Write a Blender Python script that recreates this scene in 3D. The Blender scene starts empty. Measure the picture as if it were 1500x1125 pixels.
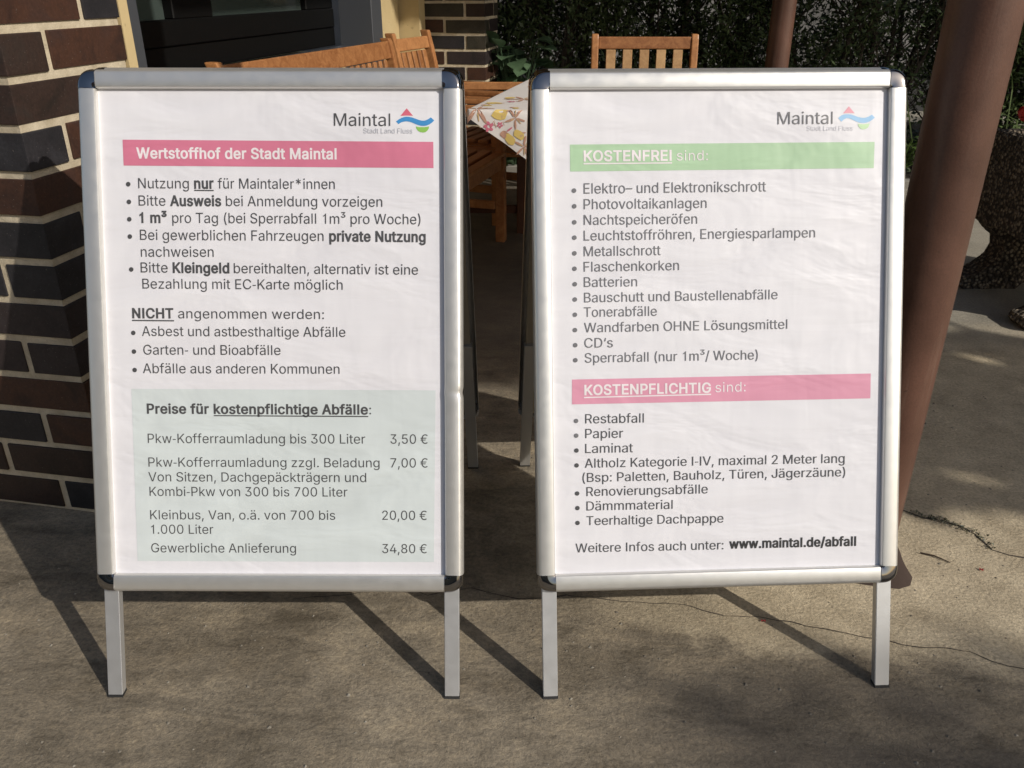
import bpy, bmesh, math, random
from math import sin, cos, pi, radians
from mathutils import Vector, Matrix, noise
from mathutils.geometry import delaunay_2d_cdt
random.seed(7)
S = bpy.context.scene
COL = S.collection

# ------------------------------------------------------------------ camera
CAM_H = 1.14316
cam_data = bpy.data.cameras.new('camera')
cam_data.sensor_width = 36.0
cam_data.lens = 36.0 * 1226.19 / 1500.0
cam_data.clip_start = 0.02
cam_data.clip_end = 500
cam = bpy.data.objects.new('camera', cam_data)
COL.objects.link(cam)
cam.location = (0, 0, CAM_H)
cam.rotation_euler = (radians(90 - 25.628), 0, 0)
S.camera = cam

# ------------------------------------------------------------------ light
SUN_DIR = Vector((0.657, -0.541, 0.524)).normalized()      # towards the sun
world = bpy.data.worlds.new('World'); S.world = world
world.use_nodes = True
wn = world.node_tree.nodes; wl = world.node_tree.links
bg = wn['Background']
sky = wn.new('ShaderNodeTexSky'); sky.sky_type = 'NISHITA'; sky.sun_disc = False
sky.air_density = 1.0; sky.dust_density = 1.8; sky.ozone_density = 0.8
sky.sun_elevation = math.asin(SUN_DIR.z)
sky.sun_rotation = math.atan2(SUN_DIR.x, SUN_DIR.y)
wl.new(sky.outputs[0], bg.inputs[0]); bg.inputs[1].default_value = 0.092
sun_data = bpy.data.lights.new('sun', 'SUN'); sun_data.energy = 3.3
sun_data.angle = radians(0.55); sun_data.color = (1.0, 0.94, 0.85)
sun = bpy.data.objects.new('sun', sun_data); COL.objects.link(sun)
sun.rotation_euler = SUN_DIR.to_track_quat('Z', 'Y').to_euler()
S.view_settings.view_transform = 'Standard'; S.view_settings.look = 'None'
S.view_settings.exposure = 0.0; S.view_settings.gamma = 1.0
S.view_settings.use_curve_mapping = False
S.cycles.max_bounces = 8

# ------------------------------------------------------------------ helpers
def tag(o, label=None, cat=None, group=None, kind=None):
    if label: o['label'] = label
    if cat: o['category'] = cat
    if group: o['group'] = group
    if kind: o['kind'] = kind
    return o

def mesh_obj(name, verts, faces, mat=None, parent=None, smooth=False, loc=None, rot=None):
    me = bpy.data.meshes.new(name)
    me.from_pydata([tuple(v) for v in verts], [], faces)
    me.update()
    if mat: me.materials.append(mat)
    if smooth: me.polygons.foreach_set('use_smooth', [True] * len(me.polygons))
    return link(name, me, parent, loc, rot)

def link(name, me, parent=None, loc=None, rot=None):
    o = bpy.data.objects.new(name, me); COL.objects.link(o)
    if parent: o.parent = parent
    if loc is not None: o.location = loc
    if rot is not None: o.rotation_euler = rot
    return o

def empty(name, loc=(0, 0, 0), rz=0, **k):
    o = bpy.data.objects.new(name, None); COL.objects.link(o)
    o.empty_display_size = 0.1; o.location = loc; o.rotation_euler = (0, 0, rz)
    tag(o, **k); return o

def box_data(x0, y0, z0, x1, y1, z1):
    v = [(x0,y0,z0),(x1,y0,z0),(x1,y1,z0),(x0,y1,z0),(x0,y0,z1),(x1,y0,z1),(x1,y1,z1),(x0,y1,z1)]
    f = [(0,3,2,1),(4,5,6,7),(0,1,5,4),(1,2,6,5),(2,3,7,6),(3,0,4,7)]
    return v, f

def bevel_mesh(me, w, seg=1):
    bm = bmesh.new(); bm.from_mesh(me)
    bmesh.ops.bevel(bm, geom=list(bm.edges), offset=w, segments=seg, affect='EDGES', profile=0.6)
    bm.to_mesh(me); bm.free(); return me

def box(name, a, b, mat, parent=None, bev=0.0, seg=1, M=None):
    v, f = box_data(min(a[0],b[0]), min(a[1],b[1]), min(a[2],b[2]), max(a[0],b[0]), max(a[1],b[1]), max(a[2],b[2]))
    me = bpy.data.meshes.new(name); me.from_pydata(v, [], f)
    if bev: bevel_mesh(me, bev, seg)
    if M is not None: me.transform(M)
    me.materials.append(mat); me.update()
    return link(name, me, parent)

def tube_data(pts, radii, n=10, caps=True):
    V, F = [], []
    prev = None
    for i, p in enumerate(pts):
        p = Vector(p)
        d = (Vector(pts[min(i+1, len(pts)-1)]) - Vector(pts[max(i-1, 0)])).normalized()
        a = d.cross(Vector((0, 0, 1)) if abs(d.z) < 0.9 else Vector((0, 1, 0))).normalized()
        b = d.cross(a)
        for k in range(n):
            t = 2*pi*k/n
            V.append(p + (a*cos(t) + b*sin(t)) * radii[i])
        if i:
            for k in range(n):
                q = (i-1)*n
                F.append((q+k, q+(k+1) % n, q+n+(k+1) % n, q+n+k))
    if caps:
        F.append(tuple(range(n-1, -1, -1))); F.append(tuple(range((len(pts)-1)*n, len(pts)*n)))
    return V, F

class Acc:
    def __init__(s): s.v, s.f = [], []
    def add(s, v, f):
        o = len(s.v); s.v += list(v); s.f += [tuple(i+o for i in q) for q in f]
    def build(s, name, mat, parent=None, smooth=False):
        return mesh_obj(name, s.v, s.f, mat, parent, smooth)

# ------------------------------------------------------------------ materials
class NT:
    def __init__(s, name):
        s.m = bpy.data.materials.new(name); s.m.use_nodes = True
        s.n = s.m.node_tree.nodes; s.l = s.m.node_tree.links
        s.p = s.n['Principled BSDF']
    def node(s, t, **k):
        x = s.n.new(t)
        for a, b in k.items():
            if a.startswith('i_'):
                x.inputs[a[2:].replace('_', ' ')].default_value = b
            else: setattr(x, a, b)
        return x
    def coord(s, scale=(1,1,1), obj=True, rot=(0,0,0)):
        tc = s.node('ShaderNodeTexCoord'); mp = s.node('ShaderNodeMapping')
        mp.inputs['Scale'].default_value = scale; mp.inputs['Rotation'].default_value = rot
        if obj == 'geo':
            g = s.node('ShaderNodeNewGeometry'); s.l.new(g.outputs['Position'], mp.inputs[0])
        else: s.l.new(tc.outputs['Object'], mp.inputs[0])
        return mp.outputs[0]
    def noise(s, vec, scale, detail=4, rough=0.55, dist=0.0):
        x = s.node('ShaderNodeTexNoise'); x.inputs['Scale'].default_value = scale
        x.inputs['Detail'].default_value = detail; x.inputs['Roughness'].default_value = rough
        x.inputs['Distortion'].default_value = dist
        if vec is not None: s.l.new(vec, x.inputs['Vector'])
        return x.outputs['Fac']
    def ramp(s, fac, stops, interp='LINEAR'):
        r = s.node('ShaderNodeValToRGB'); e = r.color_ramp.elements; r.color_ramp.interpolation = interp
        while len(e) < len(stops): e.new(0.5)
        for i, (p_, c) in enumerate(stops):
            e[i].position = p_; e[i].color = (*c, 1) if len(c) == 3 else c
        s.l.new(fac, r.inputs[0]); return r.outputs[0]
    def mix(s, fac, a, b, blend='MIX'):
        x = s.node('ShaderNodeMix'); x.data_type = 'RGBA'; x.blend_type = blend
        for i, v in ((0, fac), (6, a), (7, b)):
            if hasattr(v, 'links') or hasattr(v, 'is_linked'): s.l.new(v, x.inputs[i])
            else: x.inputs[i].default_value = v if i == 0 else ((*v, 1) if len(v) == 3 else v)
        return x.outputs[2]
    def math(s, op, a, b=0.0, clamp=False):
        x = s.node('ShaderNodeMath'); x.operation = op; x.use_clamp = clamp
        for i, v in ((0, a), (1, b)):
            if hasattr(v, 'is_linked'): s.l.new(v, x.inputs[i])
            else: x.inputs[i].default_value = v
        return x.outputs[0]
    def bump(s, h, strength=0.3, dist=0.01, prev=None):
        b = s.node('ShaderNodeBump'); b.inputs['Strength'].default_value = strength
        b.inputs['Distance'].default_value = dist; s.l.new(h, b.inputs['Height'])
        if prev is not None: s.l.new(prev, b.inputs['Normal'])
        s.l.new(b.outputs[0], s.p.inputs['Normal']); return b.outputs[0]
    def set(s, **k):
        names = dict(color='Base Color', rough='Roughness', metal='Metallic', spec='Specular IOR Level',
                     coat='Coat Weight', coat_rough='Coat Roughness')
        for a, b in k.items():
            i = s.p.inputs[names[a]]
            if hasattr(b, 'is_linked'): s.l.new(b, i)
            else: i.default_value = (*b, 1) if a == 'color' and len(b) == 3 else b
        return s

def flat(name, color, rough=0.6, metal=0.0, **k):
    t = NT(name); t.set(color=color, rough=rough, metal=metal, **k); return t.m

def mat_concrete():
    t = NT('terrace concrete')
    g = t.node('ShaderNodeNewGeometry'); pos = g.outputs['Position']
    def mp(scale, rot=0):
        m = t.node('ShaderNodeMapping'); m.inputs['Scale'].default_value = scale
        m.inputs['Rotation'].default_value = (0, 0, rot); t.l.new(pos, m.inputs[0]); return m.outputs[0]
    P = mp((1, 1, 1))
    big = t.noise(P, 1.6, 5, 0.6, 0.6)
    mid = t.noise(mp((5, 14, 1), 0.9), 1.0, 6, 0.62, 0.8)
    fine = t.noise(P, 130, 5, 0.7)
    grit = t.noise(P, 420, 3, 0.8)
    base = t.ramp(big, [(0.30, (0.165, 0.139, 0.103)), (0.50, (0.245, 0.208, 0.155)), (0.70, (0.345, 0.297, 0.225))])
    streak = t.ramp(mid, [(0.30, (0.66, 0.65, 0.64)), (0.50, (1, 1, 1)), (0.72, (1.32, 1.29, 1.24))])
    c = t.mix(1.0, base, streak, 'MULTIPLY')
    fr = t.ramp(fine, [(0.30, (0.68, 0.67, 0.66)), (0.5, (1, 1, 1)), (0.68, (1.28, 1.26, 1.22))])
    c = t.mix(1.0, c, fr, 'MULTIPLY')
    blot = t.noise(P, 11, 7, 0.72, 0.3)
    blot2 = t.noise(mp((1, 1.8, 1), 0.6), 42, 6, 0.75, 0.6)
    c = t.mix(1.0, c, t.ramp(blot2, [(0.32, (0.80, 0.79, 0.77)), (0.48, (1, 1, 1)), (0.70, (1.22, 1.20, 1.15))]), 'MULTIPLY')
    c = t.mix(1.0, c, t.ramp(blot, [(0.34, (0.74, 0.73, 0.71)), (0.50, (1, 1, 1)), (0.66, (1.22, 1.20, 1.16))]), 'MULTIPLY')
    gr = t.ramp(grit, [(0.34, (0.62, 0.61, 0.60)), (0.46, (1, 1, 1)), (0.62, (1, 1, 1)), (0.72, (1.45, 1.42, 1.36))])
    c = t.mix(0.8, c, gr, 'MULTIPLY')
    # newer sandy screed around the column foot and along the path: a patch with its own ragged outline
    sx = t.node('ShaderNodeSeparateXYZ'); t.l.new(pos, sx.inputs[0])
    n1 = t.noise(P, 3.2, 6, 0.65, 0.4)
    # edge line  y = 1.27 - 0.22*(x-0.1) for the near edge; left fade near x = 0
    line = t.math('ADD', t.math('MULTIPLY', sx.outputs[0], 0.22), sx.outputs[1])
    d = t.math('SUBTRACT', line, 1.315)
    d = t.math('ADD', d, t.math('MULTIPLY', t.math('SUBTRACT', n1, 0.5), 0.30))
    m1 = t.math('MULTIPLY', t.math('ADD', d, 0.01), 22.0, True)
    lx = t.math('MULTIPLY', t.math('SUBTRACT', t.math('ADD', sx.outputs[0], t.math('MULTIPLY', n1, 0.5)), 0.25), 1.9, True)
    m1 = t.math('MULTIPLY', m1, lx)
    sandy = t.mix(1.0, t.ramp(t.noise(P, 9, 6, 0.7), [(0.3, (0.42, 0.345, 0.235)), (0.7, (0.72, 0.61, 0.43))]), fr, 'MULTIPLY')
    sandy = t.mix(0.8, sandy, gr, 'MULTIPLY')
    c = t.mix(t.math('MULTIPLY', m1, 0.85), c, sandy)
    # smoother grey slab further back; shaded areas are left in the darker colour
    far = t.math('MULTIPLY', t.math('SUBTRACT', t.math('ADD', sx.outputs[1], t.math('MULTIPLY', n1, 0.3)), 2.75), 3.0, True)
    slab = t.mix(1.0, t.ramp(t.noise(P, 4, 6, 0.7), [(0.3, (0.27, 0.25, 0.205)), (0.7, (0.40, 0.365, 0.30))]), fr, 'MULTIPLY')
    far = t.math('MULTIPLY', far, t.math('MULTIPLY', t.math('SUBTRACT', sx.outputs[0], 0.55), 2.0, True))
    c = t.mix(far, c, slab)
    # shade behind the boards, painted dark into the strip between wall and posts
    strip_shade = t.math('MULTIPLY', t.math('SUBTRACT', sx.outputs[1], 2.0), 1.2, True)
    strip_shade = t.math('MULTIPLY', strip_shade, t.math('MULTIPLY', t.math('SUBTRACT', 0.75, sx.outputs[0]), 3.0, True))
    c = t.mix(t.math('MULTIPLY', strip_shade, 0.75), c, (0.095, 0.082, 0.068))
    # dirt plus the soft tree shade, both painted darker into the right foreground
    dk = t.noise(mp((1.5, 3.2, 1), 0.25), 1.2, 6, 0.62, 0.5)
    xr = t.math('MULTIPLY', t.math('SUBTRACT', sx.outputs[0], 0.12), 2.2, True)
    yr = t.math('MULTIPLY', t.math('SUBTRACT', 1.30, line), 16.0, True)
    dm = t.math('MULTIPLY', t.math('MULTIPLY', xr, yr), t.math('MULTIPLY', t.math('SUBTRACT', dk, 0.36), 5.0, True))
    c = t.mix(t.math('MULTIPLY', dm, 0.5), c, (0.135, 0.115, 0.095))
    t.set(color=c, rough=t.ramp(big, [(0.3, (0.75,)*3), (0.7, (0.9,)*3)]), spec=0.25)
    b = t.bump(t.noise(mp((9, 26, 1), -0.5), 1.0, 6, 0.7, 1.5), 0.22, 0.006)
    b = t.bump(mid, 0.30, 0.006, b)
    b = t.bump(fine, 0.9, 0.003, b)
    b = t.bump(blot2, 0.5, 0.004, b)
    vor = t.node('ShaderNodeTexVoronoi'); vor.inputs['Scale'].default_value = 65; t.l.new(P, vor.inputs['Vector'])
    pit = t.ramp(vor.outputs['Distance'], [(0.0, (0,)*3), (0.16, (1,)*3)])
    b = t.bump(pit, 0.4, 0.0015, b)
    b = t.bump(grit, 0.45, 0.0012, b)
    return t.m

def mat_brick(name, c1, c2, c3):
    t = NT(name); P = t.coord(obj='geo')
    n = t.noise(P, 9, 5, 0.6, 0.7); f = t.noise(P, 160, 4, 0.7)
    c = t.ramp(n, [(0.32, c1), (0.52, c2), (0.70, c3)])
    c = t.mix(0.6, c, t.ramp(f, [(0.3, (0.6,)*3), (0.5, (1,)*3), (0.72, (1.5,)*3)]), 'MULTIPLY')
    sp = t.noise(P, 340, 2, 0.5)
    c = t.mix(t.ramp(sp, [(0.72, (0,)*3), (0.76, (0.5,)*3)]), c, (0.42, 0.38, 0.33))
    t.set(color=c, rough=0.52, spec=0.4)
    b = t.bump(n, 0.4, 0.003); t.bump(f, 0.35, 0.0012, b)
    return t.m

def mat_mortar():
    t = NT('cream mortar'); P = t.coord(obj='geo')
    n = t.noise(P, 26, 6, 0.65); f = t.noise(P, 300, 4, 0.8)
    c = t.ramp(n, [(0.3, (0.44, 0.37, 0.26)), (0.7, (0.66, 0.575, 0.43))])
    c = t.mix(0.7, c, t.ramp(f, [(0.3, (0.7,)*3), (0.5, (1,)*3)]), 'MULTIPLY')
    t.set(color=c, rough=0.95, spec=0.1)
    b = t.bump(n, 0.7, 0.004); t.bump(f, 0.6, 0.0015, b)
    return t.m

def mat_plaster():
    t = NT('cream plaster'); P = t.coord(obj='geo')
    n = t.noise(P, 3, 5, 0.6); f = t.noise(P, 180, 4, 0.7)
    sp = t.noise(P, 55, 2, 0.4)
    c = t.ramp(n, [(0.3, (0.50, 0.385, 0.20)), (0.7, (0.60, 0.47, 0.26))])
    c = t.mix(t.ramp(sp, [(0.68, (0,)*3), (0.74, (0.35,)*3)]), c, (0.22, 0.16, 0.08))
    t.set(color=c, rough=0.95, spec=0.1); b = t.bump(n, 0.3, 0.004); t.bump(f, 0.5, 0.0012, b)
    return t.m

def mat_alu(name='anodised aluminium', base=(0.71, 0.70, 0.67), rough=0.38):
    t = NT(name); P = t.coord()
    n = t.noise(P, 60, 3, 0.5); g = t.noise(t.coord((1, 1, 1)), 900, 2, 0.5)
    t.set(color=base, metal=0.74, rough=t.ramp(n, [(0.3, (rough-0.03,)*3), (0.7, (rough+0.05,)*3)]), spec=0.5)
    t.bump(g, 0.06, 0.0003)
    return t.m

def mat_wood(name, dark, light, scale=1.0, rough=0.42):
    t = NT(name); tc = t.node('ShaderNodeTexCoord'); oi = t.node('ShaderNodeObjectInfo')
    mp = t.node('ShaderNodeMapping'); mp.inputs['Scale'].default_value = (14*scale, 14*scale, 14*scale)
    t.l.new(tc.outputs['Object'], mp.inputs[0])
    n = t.noise(mp.outputs[0], 1.6, 6, 0.6, 1.2); n2 = t.noise(mp.outputs[0], 9, 5, 0.65, 0.4)
    m = t.math('ADD', t.math('MULTIPLY', n, 0.65), t.math('MULTIPLY', n2, 0.35))
    m = t.math('ADD', m, t.math('MULTIPLY', t.math('SUBTRACT', oi.outputs['Random'], 0.5), 0.22))
    c = t.ramp(m, [(0.30, dark), (0.68, light)])
    t.set(color=c, rough=rough, spec=0.4); t.bump(n2, 0.25, 0.001)
    return t.m

def film_base(name):
    t = NT(name)
    def mp(scale, rot=0):
        tc = t.node('ShaderNodeTexCoord'); m = t.node('ShaderNodeMapping'); m.inputs['Scale'].default_value = scale
        m.inputs['Rotation'].default_value = (0, rot, 0); t.l.new(tc.outputs['Object'], m.inputs[0]); return m.outputs[0]
    w1 = t.noise(mp((3, 3, 7), 0.35), 1.6, 3, 0.5, 0.9)
    w2 = t.noise(mp((20, 10, 2.5)), 1.2, 2, 0.5, 0.3)
    w3 = t.noise(mp((4, 8, 26), -0.3), 1.0, 3, 0.5, 0.8)
    return t, w1, w2, w3
def paper_bump(t, w1, w2, w3, k=1.0):
    b = t.bump(w1, 0.30*k, 0.020); b = t.bump(w2, 0.20*k, 0.006, b); t.bump(w3, 0.16*k, 0.006, b)
def mat_paper():
    t, w1, w2, w3 = film_base('poster paper behind film')
    t.set(color=t.ramp(w1, [(0.3, (0.705, 0.70, 0.74)), (0.7, (0.755, 0.75, 0.785))]), rough=0.45, spec=0.35, coat=0.35, coat_rough=0.22)
    paper_bump(t, w1, w2, w3); return t.m

def mat_ink(name, c, coat=0.35):
    t, w1, w2, w3 = film_base(name)
    c2 = tuple(min(1, v*1.06) for v in c); c1 = tuple(v*.93 for v in c)
    t.set(color=t.ramp(w1, [(0.3, c1), (0.7, c2)]), rough=0.45, spec=0.35, coat=coat, coat_rough=0.22)
    paper_bump(t, w1, w2, w3); return t.m

def mat_pipe():
    t = NT('red-brown pipe paint'); P = t.coord(obj='geo')
    n = t.noise(P, 5, 5, 0.6, 0.3); f = t.noise(P, 240, 4, 0.7)
    c = t.ramp(n, [(0.3, (0.078, 0.038, 0.026)), (0.7, (0.138, 0.069, 0.048))])
    c = t.mix(0.5, c, t.ramp(f, [(0.3, (0.75,)*3), (0.6, (1.15,)*3)]), 'MULTIPLY')
    st = t.noise(t.coord((30, 30, 2.2), 'geo'), 1.0, 6, 0.7, 0.5)
    c = t.mix(t.ramp(st, [(0.56, (0,)*3), (0.74, (0.35,)*3)]), c, (0.21, 0.15, 0.115))
    ch = t.noise(P, 70, 4, 0.6)
    c = t.mix(t.ramp(ch, [(0.70, (0,)*3), (0.73, (0.7,)*3)]), c, (0.07, 0.04, 0.03))
    t.set(color=c, rough=0.42, spec=0.4); b = t.bump(n, 0.2, 0.004); t.bump(f, 0.45, 0.0008, b)
    return t.m

def mat_aggregate():
    t = NT('exposed aggregate'); P = t.coord(obj='geo')
    v = t.node('ShaderNodeTexVoronoi'); v.inputs['Scale'].default_value = 75; t.l.new(P, v.inputs['Vector'])
    n = t.noise(P, 6, 4, 0.6)
    c = t.ramp(v.outputs['Color'], [(0.1, (0.10, 0.08, 0.058)), (0.5, (0.21, 0.17, 0.125)), (0.95, (0.42, 0.36, 0.27))])
    c = t.mix(t.ramp(v.outputs['Distance'], [(0.35, (0,)*3), (0.6, (1,)*3)]), c, (0.055, 0.045, 0.036))
    c = t.mix(0.7, c, t.ramp(n, [(0.3, (0.6,)*3), (0.7, (1.2,)*3)]), 'MULTIPLY')
    t.set(color=c, rough=0.85, spec=0.25)
    inv = t.math('SUBTRACT', 1.0, v.outputs['Distance'])
    t.bump(inv, 1.0, 0.012)
    return t.m

def mat_leaf(name, a, b, sc=3.0, trans=0.25):
    t = NT(name); P = t.coord(obj='geo')
    n = t.noise(P, sc, 4, 0.6); f = t.noise(P, sc*14, 3, 0.6)
    c = t.ramp(t.math('ADD', t.math('MULTIPLY', n, 0.6), t.math('MULTIPLY', f, 0.4)), [(0.32, a), (0.68, b)])
    t.set(color=c, rough=0.45, spec=0.4)
    tr = t.node('ShaderNodeBsdfTranslucent'); t.l.new(c, tr.inputs[0])
    mx = t.node('ShaderNodeMixShader'); mx.inputs[0].default_value = trans
    out = t.n['Material Output']
    t.l.new(t.p.outputs[0], mx.inputs[1]); t.l.new(tr.outputs[0], mx.inputs[2]); t.l.new(mx.outputs[0], out.inputs[0])
    return t.m

M_GROUND = mat_concrete()
M_BRICKS = [mat_brick('clinker violet', (0.020,0.016,0.017), (0.033,0.024,0.024), (0.040,0.033,0.034)),
            mat_brick('clinker red brown', (0.033,0.017,0.013), (0.063,0.028,0.017), (0.050,0.026,0.020)),
            mat_brick('clinker olive', (0.026,0.024,0.018), (0.041,0.036,0.026), (0.050,0.044,0.033)),
            mat_brick('clinker blue black', (0.015,0.015,0.017), (0.024,0.022,0.025), (0.034,0.033,0.037)),
            mat_brick('clinker dark brown', (0.022,0.015,0.012), (0.038,0.022,0.017), (0.033,0.024,0.020))]
M_MORTAR = mat_mortar(); M_PLASTER = mat_plaster()
M_ALU = mat_alu(); M_LEG = mat_alu('aluminium leg', (0.63, 0.635, 0.64), 0.42)
M_CHROME = flat('chromed corner', (0.30, 0.295, 0.30), 0.05, 1.0)
M_BACK = flat('grey backing panel', (0.30, 0.27, 0.22), 0.6)
M_RUBBER = flat('black foot cap', (0.02, 0.02, 0.02), 0.7)
M_PAPER = mat_paper()
M_WOOD = mat_wood('oiled hardwood', (0.22, 0.085, 0.030), (0.46, 0.215, 0.085))
M_WOODP = mat_wood('pale hardwood slat', (0.34, 0.19, 0.085), (0.56, 0.36, 0.18))
M_WOODD = mat_wood('dark hardwood', (0.045, 0.018, 0.012), (0.10, 0.040, 0.022))
M_PIPE = mat_pipe(); M_AGG = mat_aggregate()
M_BLACK = flat('black window paint', (0.004, 0.004, 0.004), 0.5, spec=0.2)
M_GREY = flat('grey sheet metal', (0.085, 0.092, 0.105), 0.45, 0.3)
M_GLASS = flat('window glass', (0.055, 0.072, 0.065), 0.08, 0.0, spec=0.8)
INK = {'ink': mat_ink('dark print', (0.075, 0.075, 0.078)), 'ink2': mat_ink('glare-veiled print', (0.16, 0.16, 0.17)),  # second ink: film glare on the right board mixed into its colour
       'dark': mat_ink('shaded black print', (0.03, 0.03, 0.032)), 'white': mat_ink('white print', (0.80, 0.74, 0.76)),  # darkest print: ink kept unveiled where dapple shade cuts the film glare
       'pale': mat_ink('pale grey print', (0.47, 0.48, 0.52)), 'pale2': mat_ink('glare-veiled grey print', (0.66, 0.66, 0.70)),  # second grey is paled by the right board's glare
       'pink': mat_ink('raspberry print', (0.63, 0.19, 0.285)), 'rose': mat_ink('rose print', (0.68, 0.30, 0.41)),
       'mint': mat_ink('pale mint print', (0.62, 0.675, 0.68)), 'lime': mat_ink('leaf green print', (0.41, 0.60, 0.385)),
       'red': mat_ink('logo red', (0.62, 0.13, 0.19)), 'blue': mat_ink('logo blue', (0.055, 0.26, 0.56)), 'green': mat_ink('logo green', (0.26, 0.50, 0.10)),
       'red2': mat_ink('glare-veiled logo red', (0.74, 0.33, 0.40)), 'blue2': mat_ink('glare-veiled logo blue', (0.30, 0.53, 0.78)), 'green2': mat_ink('glare-veiled logo green', (0.50, 0.70, 0.42))}  # logo copies with the same glare painted into their colours

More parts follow.
